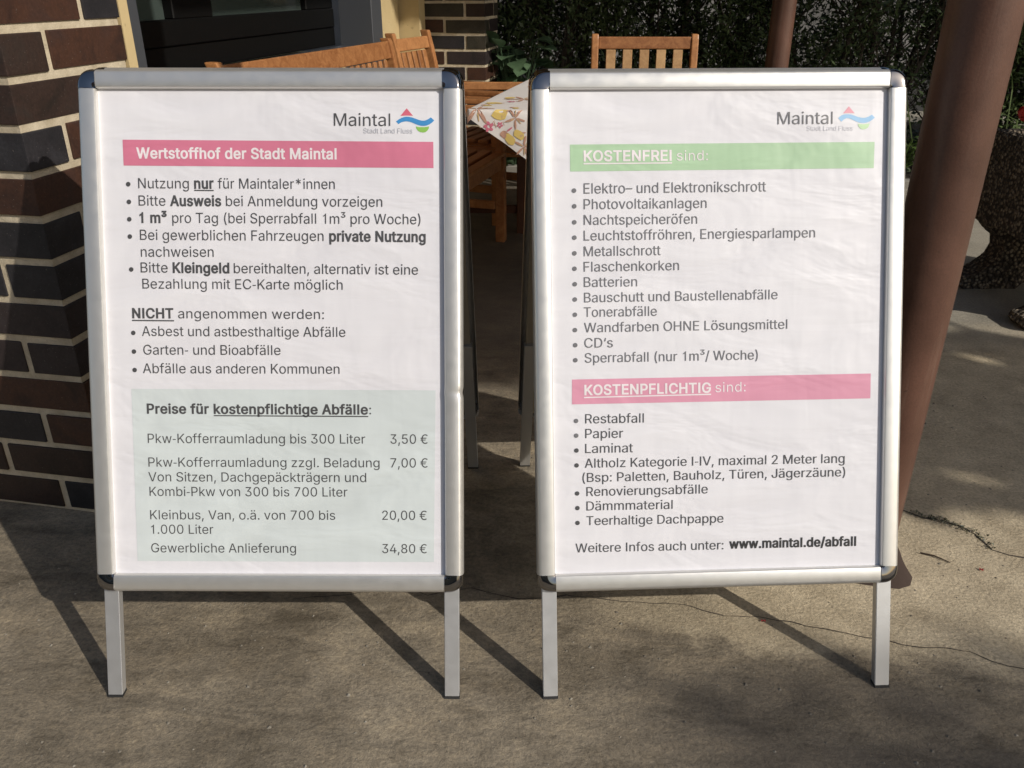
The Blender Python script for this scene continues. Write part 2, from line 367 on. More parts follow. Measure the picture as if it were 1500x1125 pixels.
# ------------------------------------------------------------------ lettering
GLYPHS = {' ':[188,[]],
'(':[273,[[89,156,89,207,89,244,93,283,101,324,108,364,119,404,132,441,145,479,160,511,177,539,196,539,216,539,236,539,219,504,204,467,191,428,178,389,168,351,161,313,155,276,151,240,151,207,151,176,154,146,160,115,166,83,176,51,188,16,201,-18,217,-56,236,-96,216,-96,196,-96,177,-96,148,-47,126,3,111,55,97,106]]],
')':[273,[[57,-96,37,-96,57,-55,73,-17,86,18,98,53,107,85,113,116,119,147,122,177,122,207,122,240,118,276,112,313,105,351,95,389,82,428,70,467,55,504,37,539,57,539,77,539,97,539,113,511,128,479,142,441,155,404,165,364,173,323,180,283,184,244,184,207,184,156,177,104,161,53,146,2,125,-48,97,-96,77,-96]]],
'*':[453,[[218,223,201,223,203,259,204,295,206,331,175,311,145,292,114,272,106,287,98,301,89,315,122,332,154,349,186,365,154,382,122,399,89,415,98,430,106,444,114,459,145,439,175,420,206,400,204,437,203,473,201,509,218,509,234,509,250,509,249,473,248,437,246,400,277,420,307,439,337,459,346,444,354,430,362,415,330,399,298,382,266,365,298,349,330,332,362,315,354,301,346,287,337,272,307,292,277,311,246,331,248,295,249,259,250,223,234,223]]],
',':[188,[[53,-119,38,-119,48,-56,58,8,68,71,91,71,114,71,137,71,119,8,102,-56,84,-119,69,-119]]],
'-':[453,[[263,244,337,244,337,226,337,207,337,188,263,188,188,188,114,188,114,207,114,226,114,244,188,244]]],
'.':[188,[[108,-4,95,-4,83,-4,72,0,63,9,54,18,50,28,50,41,50,54,54,65,63,73,72,82,83,87,95,87,108,87,119,82,128,73,137,65,141,54,141,41,141,28,137,18,128,9,119,0]]],
'/':[249,[[216,533,235,533,180,330,126,127,71,-76,52,-76,33,-76,14,-76,69,127,124,330,178,533,197,533]]],
'0':[453,[[264,-7,227,-7,189,-7,157,3,130,24,103,45,83,74,69,113,55,152,48,199,48,254,48,309,55,356,69,395,83,434,104,464,130,484,157,505,189,516,227,516,264,516,296,505,323,484,350,464,370,434,384,395,398,356,405,309,405,254,405,199,398,152,384,113,370,74,350,45,323,24,297,3],[202,50,227,50,252,50,273,58,290,74,308,90,321,113,330,144,339,174,344,211,344,254,344,297,339,334,330,365,321,395,308,419,290,435,273,451,252,460,227,460,202,460,180,451,163,435,146,419,132,395,123,365,114,334,109,297,109,254,109,211,114,174,123,144,132,113,146,90,163,74,180,58]]],
'1':[453,[[181,0,76,0,76,18,76,36,76,55,181,55,286,55,391,55,391,36,391,18,391,0,286,0],[250,509,276,509,276,339,276,170,276,0,255,0,234,0,212,0,212,149,212,299,212,448,211,448,210,448,209,448,168,418,127,388,86,358,86,381,86,404,86,427,123,454,161,481,198,509,224,509]]],
'2':[453,[[172,0,64,0,64,16,64,32,64,47,121,108,177,168,234,229,254,249,270,267,282,282,295,298,304,313,311,327,317,341,320,356,320,371,320,390,316,405,308,419,299,432,288,442,273,449,259,456,242,460,224,460,204,460,187,456,172,447,158,439,147,428,139,413,131,399,127,382,127,362,107,362,86,362,66,362,66,392,72,419,86,442,100,465,119,483,143,496,167,509,194,516,225,516,255,516,282,509,306,497,329,484,348,467,361,445,374,424,381,399,381,372,381,354,378,335,371,318,364,300,353,280,336,259,319,237,296,211,267,180,229,140,191,100,153,60,153,59,153,58,153,57,231,57,310,57,389,57,389,38,389,19,389,0,281,0]]],
'3':[453,[[252,-7,218,-7,187,-7,158,-1,133,10,107,21,86,37,70,57,54,78,46,103,44,132,66,132,87,132,109,132,111,114,117,99,126,87,136,75,149,65,165,59,181,53,199,50,219,50,239,50,258,53,275,61,292,68,305,79,315,93,324,107,329,124,329,145,329,163,325,181,316,196,307,212,293,224,275,234,256,243,231,248,201,248,186,248,172,248,157,248,157,265,157,282,157,299,200,349,244,399,288,448,288,450,288,451,288,452,215,452,142,452,70,452,70,471,70,490,70,509,171,509,272,509,372,509,372,493,372,477,372,461,319,400,265,339,211,278,211,282,211,285,211,289,249,293,281,288,308,276,335,263,356,246,371,222,386,199,393,173,393,145,393,115,385,89,370,66,355,43,335,25,309,12,282,0]]],
'4':[453,[[164,105,40,105,40,123,40,141,40,158,109,275,178,392,247,509,268,509,289,509,311,509,243,394,176,280,109,166,109,165,109,164,109,163,210,163,312,163,413,163,413,144,413,125,413,105,289,105],[302,0,282,0,282,40,282,81,282,121,282,130,282,138,282,146,282,203,282,260,282,318,302,318,322,318,343,318,343,212,343,106,343,0,322,0]]],
'5':[453,[[254,-7,221,-7,191,-7,164,-1,140,11,116,23,97,39,83,60,69,81,61,104,60,130,81,130,101,130,122,130,124,115,129,101,138,89,147,77,159,67,173,60,188,53,204,50,221,50,242,50,260,55,276,64,292,74,305,87,314,104,323,121,328,141,328,162,328,184,323,204,314,221,304,238,291,252,275,262,258,272,239,277,218,277,201,277,184,274,167,268,151,263,138,255,128,246,108,248,88,250,67,253,77,338,86,423,96,509,186,509,276,509,366,509,366,490,366,471,366,452,294,452,222,452,151,452,145,402,139,352,134,301,135,301,135,301,136,301,147,311,161,319,178,325,194,331,211,334,229,334,253,334,274,329,294,321,313,313,331,301,345,285,359,270,371,252,379,231,387,210,391,188,391,163,391,130,384,101,369,76,354,50,334,30,309,15,283,1]]],
'7':[453,[[120,0,97,0,172,149,248,299,323,448,323,450,323,451,323,452,236,452,149,452,62,452,62,471,62,490,62,509,172,509,281,509,391,509,391,489,391,469,391,449,315,299,240,150,165,0,142,0]]],
'8':[453,[[260,-7,226,-7,192,-7,162,-1,136,11,109,24,89,40,74,62,59,83,52,108,52,135,52,157,56,177,65,195,74,213,86,229,101,241,116,253,133,261,153,265,153,265,153,266,153,267,128,273,108,287,93,308,78,329,70,353,70,380,70,406,77,429,90,450,104,470,122,486,146,498,169,510,196,516,226,516,256,516,283,510,306,498,329,486,348,470,361,450,375,429,382,406,382,380,382,353,374,329,359,308,344,287,325,273,300,267,300,266,300,265,300,265,319,261,336,253,351,241,366,229,378,213,387,195,396,177,401,157,401,135,401,108,393,83,378,62,364,40,343,24,317,11,291,-1],[204,49,226,49,249,49,268,53,285,60,301,68,314,78,323,91,332,105,337,121,337,139,337,158,332,174,322,189,313,203,300,214,283,223,266,231,247,235,226,235,205,235,186,231,169,223,152,214,139,203,130,189,120,174,115,158,115,139,115,121,120,105,129,91,138,78,151,68,167,60,184,53],[208,290,226,290,244,290,260,293,274,300,288,307,299,318,307,330,315,343,319,358,319,376,319,393,315,407,308,420,300,433,289,443,275,449,261,456,245,460,226,460,208,460,191,456,177,449,163,443,152,433,145,420,137,407,133,393,133,376,133,358,137,343,145,330,152,318,163,307,178,300,192,293]]],
':':[188,[[108,-4,95,-4,83,-4,72,0,63,9,54,18,50,28,50,41,50,54,54,65,63,73,72,82,83,87,95,87,108,87,119,82,128,73,137,65,141,54,141,41,141,28,137,18,128,9,119,0],[108,271,95,271,83,271,72,275,63,284,54,293,50,304,50,316,50,329,54,340,63,349,72,357,83,362,95,362,108,362,119,357,128,349,137,340,141,329,141,316,141,304,137,293,128,284,119,275]]],
'A':[480,[[39,0,16,0,78,170,140,339,201,509,226,509,251,509,276,509,338,339,401,170,463,0,440,0,418,0,395,0,359,101,323,202,287,302,281,321,273,344,264,372,255,400,245,435,232,478,236,478,241,478,245,478,233,435,222,399,213,371,204,343,196,320,191,302,155,202,120,101,85,0,62,0],[197,142,110,142,110,161,110,180,110,199,197,199,283,199,370,199,370,180,370,161,370,142,283,142]]],
'B':[456,[[122,0,60,0,60,170,60,339,60,509,120,509,181,509,241,509,276,509,306,503,329,491,352,479,369,462,381,442,392,422,398,399,398,374,398,352,394,334,387,320,379,306,369,294,356,286,344,277,330,271,315,267,315,265,315,264,315,262,331,261,347,255,363,245,379,235,392,221,402,203,413,185,418,163,418,136,418,111,412,87,400,67,388,46,370,30,344,18,319,6,287,0,247,0,184,0],[125,115,125,57,165,57,205,57,245,57,284,57,313,65,330,80,347,95,355,114,355,137,355,154,351,170,342,184,334,198,321,209,306,218,290,227,271,231,248,231,207,231,166,231,125,231,125,173],[125,341,125,285,162,285,200,285,238,285,257,285,273,289,288,296,303,303,315,313,323,326,332,339,336,355,336,372,336,395,328,414,313,429,297,444,273,452,240,452,202,452,163,452,125,452,125,396]]],
'C':[510,[[293,-7,267,-7,223,-7,184,4,150,25,116,46,89,76,70,115,50,154,40,201,40,254,40,308,50,354,70,393,89,432,116,462,150,484,184,505,223,516,267,516,293,516,317,512,340,504,363,497,384,486,402,471,420,457,436,439,448,418,460,398,468,374,473,348,451,348,430,348,408,348,404,366,398,381,389,395,381,408,370,419,357,428,345,438,331,444,315,449,300,454,284,456,267,456,236,456,208,448,184,432,159,417,139,394,125,364,111,334,103,297,103,254,103,211,111,175,125,145,140,115,159,92,184,76,209,61,236,53,267,53,284,53,300,55,315,60,331,65,345,71,357,81,370,90,381,101,389,114,398,128,404,143,408,160,430,160,451,160,473,160,469,135,460,111,448,91,436,70,421,52,402,38,384,23,363,12,341,5,318,-3]]],
'D':[502,[[271,0,219,0,178,0,137,0,96,0,96,19,96,38,96,57,136,57,175,57,215,57,256,57,291,65,318,81,345,97,366,119,379,149,392,179,399,214,399,255,399,296,392,331,379,361,366,390,346,412,320,428,293,444,260,452,221,452,178,452,136,452,93,452,93,471,93,490,93,509,137,509,181,509,225,509,275,509,317,499,353,478,388,458,415,429,433,391,452,353,462,308,462,255,462,202,452,157,433,119,414,81,387,51,351,31,314,10],[103,509,125,509,125,339,125,170,125,0,103,0,82,0,60,0,60,170,60,339,60,509,82,509]]],
'E':[419,[[165,0,60,0,60,170,60,339,60,509,164,509,268,509,372,509,372,490,372,471,372,452,290,452,207,452,125,452,125,396,125,341,125,286,202,286,278,286,355,286,355,267,355,248,355,229,278,229,202,229,125,229,125,172,125,114,125,57,208,57,292,57,375,57,375,38,375,19,375,0,270,0]]],
'F':[410,[[82,0,60,0,60,170,60,339,60,509,163,509,266,509,369,509,369,490,369,471,369,452,288,452,206,452,125,452,125,394,125,336,125,278,198,278,272,278,346,278,346,259,346,240,346,221,272,221,198,221,125,221,125,147,125,74,125,0,103,0]]],
'G':[520,[[309,-7,269,-7,223,-7,184,4,149,25,115,46,88,77,69,116,50,155,40,201,40,254,40,308,50,354,69,393,88,432,115,462,149,484,183,505,221,516,265,516,292,516,317,512,340,504,364,496,385,484,403,469,422,454,437,437,449,416,461,396,470,373,474,349,452,349,430,349,408,349,403,365,396,380,387,393,379,406,368,417,356,427,344,436,330,444,315,448,300,453,283,456,265,456,235,456,208,448,183,432,159,417,139,394,125,364,111,334,103,297,103,254,103,211,111,175,125,145,140,115,159,92,184,76,209,61,237,53,269,53,297,53,323,59,345,71,367,83,384,101,396,123,409,146,415,172,415,202,421,201,428,200,434,199,384,199,333,199,283,199,283,218,283,237,283,256,348,256,413,256,478,256,478,237,478,219,478,200,478,158,469,122,451,91,433,60,408,36,377,19,345,2]]],
'H':[517,[[82,0,60,0,60,170,60,339,60,509,82,509,103,509,125,509,125,435,125,362,125,289,214,289,303,289,392,289,392,362,392,435,392,509,414,509,435,509,457,509,457,339,457,170,457,0,435,0,414,0,392,0,392,77,392,155,392,232,303,232,214,232,125,232,125,155,125,77,125,0,103,0]]],
'I':[300,[[111,0,31,0,31,19,31,38,31,57,60,57,89,57,118,57,118,189,118,320,118,452,89,452,60,452,31,452,31,471,31,490,31,509,111,509,190,509,269,509,269,490,269,471,269,452,240,452,212,452,183,452,183,320,183,189,183,57,212,57,240,57,269,57,269,38,269,19,269,0,190,0]]],
'J':[396,[[230,-7,185,-7,140,-7,104,6,75,33,47,59,33,97,33,145,33,155,33,164,33,173,55,173,76,173,98,173,98,164,98,155,98,145,98,114,106,91,122,74,137,58,159,50,185,50,211,50,232,58,248,74,264,91,272,114,272,145,272,267,272,388,272,509,293,509,315,509,336,509,336,388,336,267,336,145,336,97,322,59,294,33,266,6]]],
'K':[467,[[146,189,104,145,104,169,104,193,104,216,116,232,128,247,139,261,151,275,162,290,174,303,187,317,199,331,212,344,262,399,313,454,364,509,392,509,420,509,448,509,376,431,304,353,231,276,230,276,229,276,228,276,187,233],[82,0,60,0,60,170,60,339,60,509,82,509,103,509,125,509,125,451,125,392,125,334,124,298,124,261,124,225,124,214,124,204,125,193,125,129,125,64,125,0,103,0],[398,0,372,0,311,86,249,173,188,259,201,276,215,293,228,309,302,206,375,103,449,0,423,0]]],
'L':[393,[[160,0,60,0,60,170,60,339,60,509,82,509,103,509,125,509,125,358,125,208,125,57,203,57,282,57,361,57,361,38,361,19,361,0,261,0]]],
'M':[628,[[81,0,60,0,60,170,60,339,60,509,91,509,121,509,152,509,193,402,235,294,277,187,280,180,284,170,287,159,291,148,295,136,299,123,303,110,307,97,311,84,315,71,319,59,322,49,317,49,312,49,307,49,310,59,314,70,318,83,322,95,326,108,330,121,334,134,338,147,342,158,346,170,349,179,352,187,394,294,435,402,476,509,507,509,537,509,568,509,568,339,568,170,568,0,547,0,525,0,504,0,504,97,504,194,504,291,504,302,504,314,504,327,505,340,505,354,505,369,505,383,506,398,506,413,506,428,507,443,507,457,509,457,511,457,513,457,508,441,503,426,498,409,492,393,487,378,482,363,477,348,472,334,467,322,463,309,459,299,456,291,418,194,380,97,342,0,323,0,305,0,286,0,248,97,209,194,170,291,167,299,163,309,159,321,155,333,150,346,145,361,140,376,135,391,129,408,124,424,118,441,112,457,114,457,117,457,119,457,119,444,120,431,120,416,120,401,121,387,121,372,121,357,121,342,122,328,122,315,122,302,122,291,122,194,122,97,122,0,101,0]]],
'N':[523,[[82,0,60,0,60,170,60,339,60,509,85,509,111,509,136,509,205,400,274,291,343,183,349,174,355,164,363,151,370,138,379,123,388,107,396,90,405,73,414,55,411,55,408,54,405,54,403,72,401,90,401,108,400,126,399,142,399,157,399,172,399,185,399,195,399,300,399,404,399,509,420,509,442,509,463,509,463,339,463,170,463,0,438,0,412,0,387,0,325,97,264,193,202,290,194,303,186,316,177,331,169,345,159,362,148,381,137,400,123,424,108,452,111,453,115,453,119,454,120,428,121,405,122,384,123,362,124,344,124,328,125,312,125,300,125,291,125,194,125,97,125,0,103,0]]],
'O':[533,[[311,-7,267,-7,223,-7,184,4,150,25,116,46,90,76,70,115,50,154,40,201,40,254,40,308,50,354,70,393,90,432,116,462,150,484,184,505,223,516,267,516,311,516,350,505,384,484,418,462,444,432,464,393,483,354,493,308,493,254,493,201,483,154,464,115,444,76,418,46,384,25,350,4],[236,53,267,53,297,53,325,61,349,76,374,91,394,114,408,144,423,174,430,211,430,254,430,298,423,335,408,365,394,395,374,417,349,433,325,448,297,456,267,456,236,456,209,448,184,433,159,417,140,394,125,364,111,334,103,297,103,254,103,211,111,174,125,144,140,114,159,92,184,76,209,61]]],
'P':[445,[[82,0,60,0,60,170,60,339,60,509,118,509,177,509,235,509,274,509,307,502,332,487,358,473,377,454,390,430,402,405,409,378,409,348,409,317,402,290,390,265,377,241,358,222,332,207,307,193,274,186,235,186,193,186,151,186,109,186,109,205,109,224,109,242,150,242,191,242,233,242,259,242,281,247,297,256,313,265,325,278,333,294,341,310,344,328,344,348,344,368,341,386,333,402,325,417,313,430,297,439,280,448,259,452,232,452,196,452,160,452,125,452,125,301,125,151,125,0,103,0]]],
'R':[449,[[82,0,60,0,60,170,60,339,60,509,119,509,177,509,236,509,275,509,307,502,333,489,359,475,378,457,390,433,403,410,409,382,409,352,409,321,403,295,390,271,378,248,359,230,333,217,307,204,275,198,236,198,189,198,143,198,96,198,96,217,96,236,96,255,142,255,188,255,234,255,260,255,281,259,298,267,314,275,326,286,334,300,341,315,345,332,345,352,345,372,341,390,334,405,326,420,314,431,298,440,281,448,259,452,233,452,197,452,161,452,125,452,125,301,125,151,125,0,103,0],[378,0,353,0,312,76,271,153,230,229,254,229,279,229,303,229,344,153,386,76,428,0,403,0]]],
'S':[447,[[263,-9,224,-9,187,-9,155,-3,128,9,100,21,79,38,64,60,49,82,40,107,38,137,60,137,82,137,104,137,106,117,112,101,123,88,134,75,149,65,166,59,184,52,203,49,224,49,247,49,268,53,286,60,304,68,319,78,329,92,340,105,346,121,346,139,346,155,341,169,332,179,323,189,311,198,296,205,281,211,264,217,245,222,224,228,204,234,184,239,142,251,109,268,86,289,63,311,52,339,52,372,52,401,60,426,75,448,90,469,111,486,138,498,164,510,194,516,227,516,261,516,290,510,316,498,342,486,362,469,377,449,392,428,400,404,401,378,380,378,358,378,337,378,335,403,323,423,302,437,281,451,256,459,225,459,203,459,184,455,167,448,151,441,138,431,129,418,120,406,115,391,115,376,115,358,120,344,131,334,142,323,154,314,169,308,184,302,199,297,212,293,230,289,247,284,264,279,279,275,295,270,312,264,328,257,344,248,359,238,373,227,385,214,395,198,404,181,408,162,408,139,408,111,401,86,386,64,372,41,351,24,323,11,296,-2]]],
'T':[449,[[85,452,32,452,32,471,32,490,32,509,160,509,288,509,417,509,417,490,417,471,417,452,363,452,310,452,257,452,257,301,257,151,257,0,235,0,214,0,193,0,193,151,193,301,193,452,139,452]]],
'V':[480,[[229,0,204,0,141,170,79,339,16,509,39,509,62,509,84,509,120,408,156,307,192,206,198,189,206,166,215,137,224,109,235,73,248,31,243,31,239,31,235,31,247,74,258,110,267,138,276,166,284,189,290,206,325,307,360,408,395,509,417,509,440,509,463,509,401,339,340,170,278,0,253,0]]],
'W':[686,[[180,0,155,0,109,170,63,339,16,509,38,509,60,509,82,509,109,404,136,300,163,196,168,179,172,163,175,145,179,128,183,111,187,94,190,76,194,58,197,40,194,40,192,40,189,40,193,58,196,76,200,94,203,111,207,128,211,145,215,163,220,179,224,196,251,300,279,404,306,509,331,509,355,509,380,509,407,404,434,300,462,196,466,179,470,163,474,145,478,128,482,111,486,94,490,76,494,58,497,40,494,40,491,40,488,40,492,58,495,76,499,94,502,111,506,128,510,145,515,163,519,179,523,196,550,300,576,404,603,509,625,509,647,509,670,509,623,339,577,170,530,0,505,0,480,0,455,0,426,108,397,215,368,323,362,344,357,367,351,391,346,416,341,444,336,475,341,475,345,475,350,475,345,445,340,419,335,395,330,371,324,347,318,323,289,215,260,108,230,0,205,0]]],
'a':[389,[[182,-9,160,-9,136,-9,114,-4,94,5,75,14,59,27,48,45,36,62,30,83,30,108,30,130,35,147,43,161,52,175,63,185,78,193,92,201,108,207,125,211,143,215,160,218,178,220,201,223,219,225,234,227,248,228,258,231,265,235,272,239,276,245,276,255,276,255,276,256,276,257,276,272,273,286,267,297,261,308,252,316,240,322,228,328,213,331,196,331,178,331,162,328,149,322,136,317,126,309,118,301,110,292,104,283,100,274,80,280,61,285,41,291,50,314,62,332,79,346,95,360,113,369,133,375,153,381,173,384,194,384,208,384,223,383,239,379,255,376,271,370,286,360,301,351,313,338,322,320,332,303,337,280,337,251,337,168,337,84,337,0,317,0,297,0,277,0,277,17,277,35,277,52,275,52,274,52,272,52,268,43,261,34,252,25,243,15,230,7,215,1,200,-5],[155,45,170,45,193,45,212,50,228,59,243,68,255,79,263,93,271,107,276,122,276,138,276,155,276,173,276,190,273,187,268,184,259,182,251,180,242,178,231,176,221,174,210,172,200,171,190,170,182,169,175,168,161,166,147,163,134,159,121,154,111,148,103,139,96,131,92,119,92,105,92,92,95,81,102,72,109,63,118,57,130,52,142,48]]],
'b':[424,[[261,-8,229,-8,206,-8,187,-4,172,4,158,12,146,21,138,31,129,42,123,51,118,59,116,59,114,59,112,59,112,39,112,20,112,0,92,0,72,0,53,0,53,170,53,339,53,509,73,509,93,509,114,509,114,446,114,382,114,319,115,319,117,319,118,319,123,327,129,336,137,346,145,356,157,365,171,373,186,381,205,384,229,384,261,384,289,376,313,361,337,345,356,322,370,293,383,263,390,229,390,189,390,149,383,114,370,84,356,55,337,32,313,16,289,0],[197,47,220,47,244,47,263,53,279,66,295,78,308,95,316,117,324,138,328,162,328,189,328,216,324,240,316,261,308,282,296,299,280,311,264,324,244,330,220,330,197,330,177,324,161,312,145,300,133,284,125,263,117,242,113,217,113,189,113,161,117,136,125,115,133,94,146,77,162,65,178,53]]],
'c':[396,[[226,-8,207,-8,173,-8,143,0,117,16,91,33,71,56,56,85,41,114,34,149,34,187,34,227,41,262,56,291,71,321,91,343,117,360,143,376,173,384,207,384,226,384,243,382,260,377,276,372,292,365,305,356,319,347,330,335,340,322,350,309,357,294,362,277,342,272,322,267,303,262,300,272,296,281,290,289,285,297,278,305,270,311,262,317,253,322,242,325,232,328,220,330,207,330,182,330,161,323,145,310,129,297,116,280,108,258,100,237,96,213,96,187,96,162,100,139,108,117,116,96,129,79,145,66,161,53,182,46,207,46,220,46,232,48,243,52,253,55,263,60,271,66,279,72,286,80,292,89,297,97,301,107,304,117,324,112,343,107,363,102,358,85,351,70,341,56,332,43,320,31,306,21,293,12,277,4,261,-1,244,-6]]],
'd':[424,[[219,-8,195,-8,164,-8,136,0,111,16,87,32,68,55,55,84,41,114,34,149,34,189,34,229,41,263,55,293,69,322,88,345,112,361,136,376,164,384,196,384,219,384,238,381,253,373,268,365,279,356,287,346,296,336,302,327,306,319,308,319,309,319,311,319,311,382,311,446,311,509,331,509,351,509,372,509,372,339,372,170,372,0,352,0,332,0,313,0,313,20,313,39,313,59,311,59,309,59,307,59,302,51,295,42,287,31,278,21,267,12,252,4,238,-4],[181,47,205,47,227,47,247,53,263,65,279,77,291,94,299,115,308,136,312,161,312,189,312,217,308,242,300,263,292,284,279,300,263,312,247,324,228,330,205,330,181,330,161,324,145,311,129,299,116,282,108,261,100,240,96,216,96,189,96,162,100,138,109,117,117,95,129,78,145,66,161,53]]],
'e':[404,[[238,-8,212,-8,175,-8,143,0,117,16,90,33,70,56,56,85,41,114,34,148,34,187,34,226,41,260,55,290,69,319,89,343,115,359,141,376,171,384,205,384,226,384,246,381,266,374,285,367,303,356,319,341,335,326,348,306,357,282,366,258,371,228,371,194,371,186,371,178,371,169,272,169,174,169,75,169,75,187,75,204,75,221,163,221,250,221,338,221,329,215,319,208,310,202,310,227,306,249,298,269,290,288,278,303,263,314,247,325,228,330,205,330,182,330,163,325,146,313,130,302,118,288,109,270,100,251,96,232,96,211,96,200,96,189,96,178,96,150,101,126,110,106,120,87,134,72,151,61,168,51,189,46,212,46,228,46,241,48,254,53,266,57,277,64,285,73,294,82,301,93,306,105,325,101,345,96,365,91,359,71,349,54,335,39,321,24,303,13,283,4,262,-4]]],
'f':[254,[[154,379,228,379,228,362,228,344,228,327,154,327,80,327,6,327,6,344,6,362,6,379,80,379],[101,0,81,0,81,144,81,288,81,432,81,453,86,471,96,486,106,500,119,511,135,519,152,526,169,530,187,530,201,530,213,529,222,527,232,525,238,523,243,521,238,503,233,486,227,468,224,470,220,471,215,472,210,473,203,474,195,474,176,474,163,469,154,460,146,451,142,437,142,419,142,279,142,140,142,0,121,0]]],
'g':[425,[[238,-151,207,-151,179,-151,155,-147,134,-140,113,-132,96,-123,82,-110,69,-98,58,-84,51,-69,67,-60,84,-50,101,-41,107,-49,113,-57,122,-66,130,-75,141,-82,154,-88,168,-94,186,-97,207,-97,238,-97,263,-90,282,-75,302,-60,311,-37,311,-6,311,19,311,44,311,68,310,68,308,68,306,68,301,60,295,51,287,41,278,32,267,23,252,16,238,8,219,5,195,5,164,5,137,12,113,27,88,41,69,62,55,90,41,118,34,152,34,191,34,230,41,264,55,293,69,322,88,345,112,361,137,376,165,384,196,384,220,384,239,381,253,373,268,365,280,356,288,346,297,336,303,327,308,319,309,319,311,319,313,319,313,339,313,359,313,379,333,379,353,379,372,379,372,250,372,121,372,-9,372,-42,365,-69,350,-90,335,-111,316,-126,291,-136,266,-146],[181,59,205,59,228,59,248,64,264,75,280,86,292,101,300,121,308,141,312,165,312,193,312,220,308,243,300,264,292,284,280,301,264,312,248,324,228,330,205,330,181,330,161,324,145,312,129,299,117,283,109,262,100,242,96,219,96,193,96,166,100,143,109,123,117,103,129,87,145,76,162,65]]],
'h':[410,[[114,249,114,227,114,151,114,76,114,0,93,0,73,0,53,0,53,170,53,339,53,509,73,509,93,509,114,509,114,435,114,361,114,287,110,287,106,287,102,287,114,322,131,347,152,362,174,377,199,384,227,384,253,384,276,379,295,369,315,358,330,342,341,321,352,299,357,273,357,240,357,160,357,80,357,0,337,0,316,0,296,0,296,78,296,157,296,235,296,265,288,288,273,304,258,321,237,329,210,329,192,329,175,325,161,317,146,309,135,298,126,283,118,267]]],
'i':[167,[[73,0,53,0,53,126,53,253,53,379,73,379,93,379,114,379,114,253,114,126,114,0,93,0],[95,443,84,443,72,443,62,447,54,455,45,462,41,472,41,483,41,494,45,504,54,512,62,520,72,524,84,524,95,524,106,520,114,512,122,504,126,494,126,483,126,472,122,462,114,455,106,447]]],
'k':[381,[[132,158,110,137,110,162,110,187,110,212,113,212,117,212,121,212,175,268,230,323,284,379,310,379,335,379,360,379,301,319,243,259,184,199,182,199,179,199,177,199,155,178],[73,0,53,0,53,170,53,339,53,509,73,509,93,509,114,509,114,339,114,170,114,0,93,0],[320,0,294,0,245,62,197,124,148,186,162,200,177,214,191,229,252,152,312,76,372,0,346,0]]],
'l':[189,[[147,-2,139,-2,110,-2,88,5,74,20,60,35,53,57,53,84,53,226,53,367,53,509,73,509,93,509,114,509,114,372,114,235,114,99,114,81,116,69,120,62,125,55,133,52,146,52,152,52,157,52,160,53,164,53,167,54,170,54,173,37,177,20,181,3,175,1,169,0,162,-1,154,-2]]],
'm':[610,[[73,0,53,0,53,126,53,253,53,379,72,379,92,379,112,379,112,351,112,323,112,295,111,295,109,295,108,295,113,316,121,332,132,346,144,359,157,369,172,376,187,383,203,386,219,386,247,386,270,378,287,361,305,344,316,322,321,295,318,295,315,295,312,295,317,313,325,329,337,343,349,357,364,367,381,375,398,382,416,386,437,386,459,386,479,381,497,372,515,362,530,348,541,328,551,309,557,285,557,255,557,170,557,85,557,0,536,0,516,0,496,0,496,85,496,169,496,254,496,281,488,301,473,313,457,325,439,330,419,330,402,330,387,327,374,320,362,313,352,303,345,290,339,278,335,263,335,247,335,165,335,82,335,0,315,0,295,0,274,0,274,87,274,173,274,260,274,281,267,298,253,311,239,324,221,330,199,330,185,330,171,327,158,320,144,313,134,303,126,289,118,276,114,258,114,238,114,159,114,79,114,0,93,0]]],
'n':[410,[[114,249,114,227,114,151,114,76,114,0,93,0,73,0,53,0,53,126,53,253,53,379,72,379,92,379,112,379,112,349,112,318,112,287,109,287,106,287,102,287,114,322,131,347,152,362,174,377,199,384,227,384,253,384,276,379,295,369,314,358,330,342,341,321,352,299,357,273,357,240,357,160,357,80,357,0,337,0,316,0,296,0,296,78,296,157,296,235,296,265,288,288,273,304,258,321,237,329,210,329,192,329,175,325,161,317,146,309,135,298,126,283,118,267]]],
'o':[415,[[242,-8,207,-8,173,-8,143,0,117,16,91,33,71,56,56,85,41,114,34,149,34,187,34,227,41,262,56,291,71,321,91,343,117,360,143,376,173,384,207,384,242,384,273,376,299,360,325,343,345,321,359,291,374,262,381,227,381,187,381,149,374,114,359,85,345,56,325,33,299,16,273,0],[182,46,207,46,233,46,254,53,270,66,287,79,299,96,307,117,315,139,319,162,319,187,319,213,315,236,307,258,299,280,287,297,270,310,254,323,233,330,207,330,182,330,161,323,145,310,129,297,116,280,108,258,100,237,96,213,96,187,96,162,100,139,108,117,116,96,129,79,145,66,161,53]]],
'p':[424,[[73,-143,53,-143,53,31,53,205,53,379,72,379,92,379,112,379,112,359,112,339,112,319,114,319,116,319,118,319,123,327,129,336,137,346,145,356,157,365,171,373,186,381,205,384,229,384,261,384,289,376,313,361,337,345,356,322,370,293,383,263,390,229,390,189,390,149,383,114,370,84,356,55,337,32,313,16,289,0,261,-8,229,-8,206,-8,187,-4,173,4,158,12,146,21,138,31,130,42,123,51,118,59,117,59,115,59,114,59,114,-8,114,-76,114,-143,93,-143],[197,47,220,47,244,47,263,53,279,66,295,78,308,95,316,117,324,138,328,162,328,189,328,216,324,240,316,261,308,282,296,299,280,311,264,324,244,330,220,330,197,330,177,324,161,312,145,300,133,284,125,263,117,242,113,217,113,189,113,161,117,136,125,115,133,94,146,77,162,65,178,53]]],
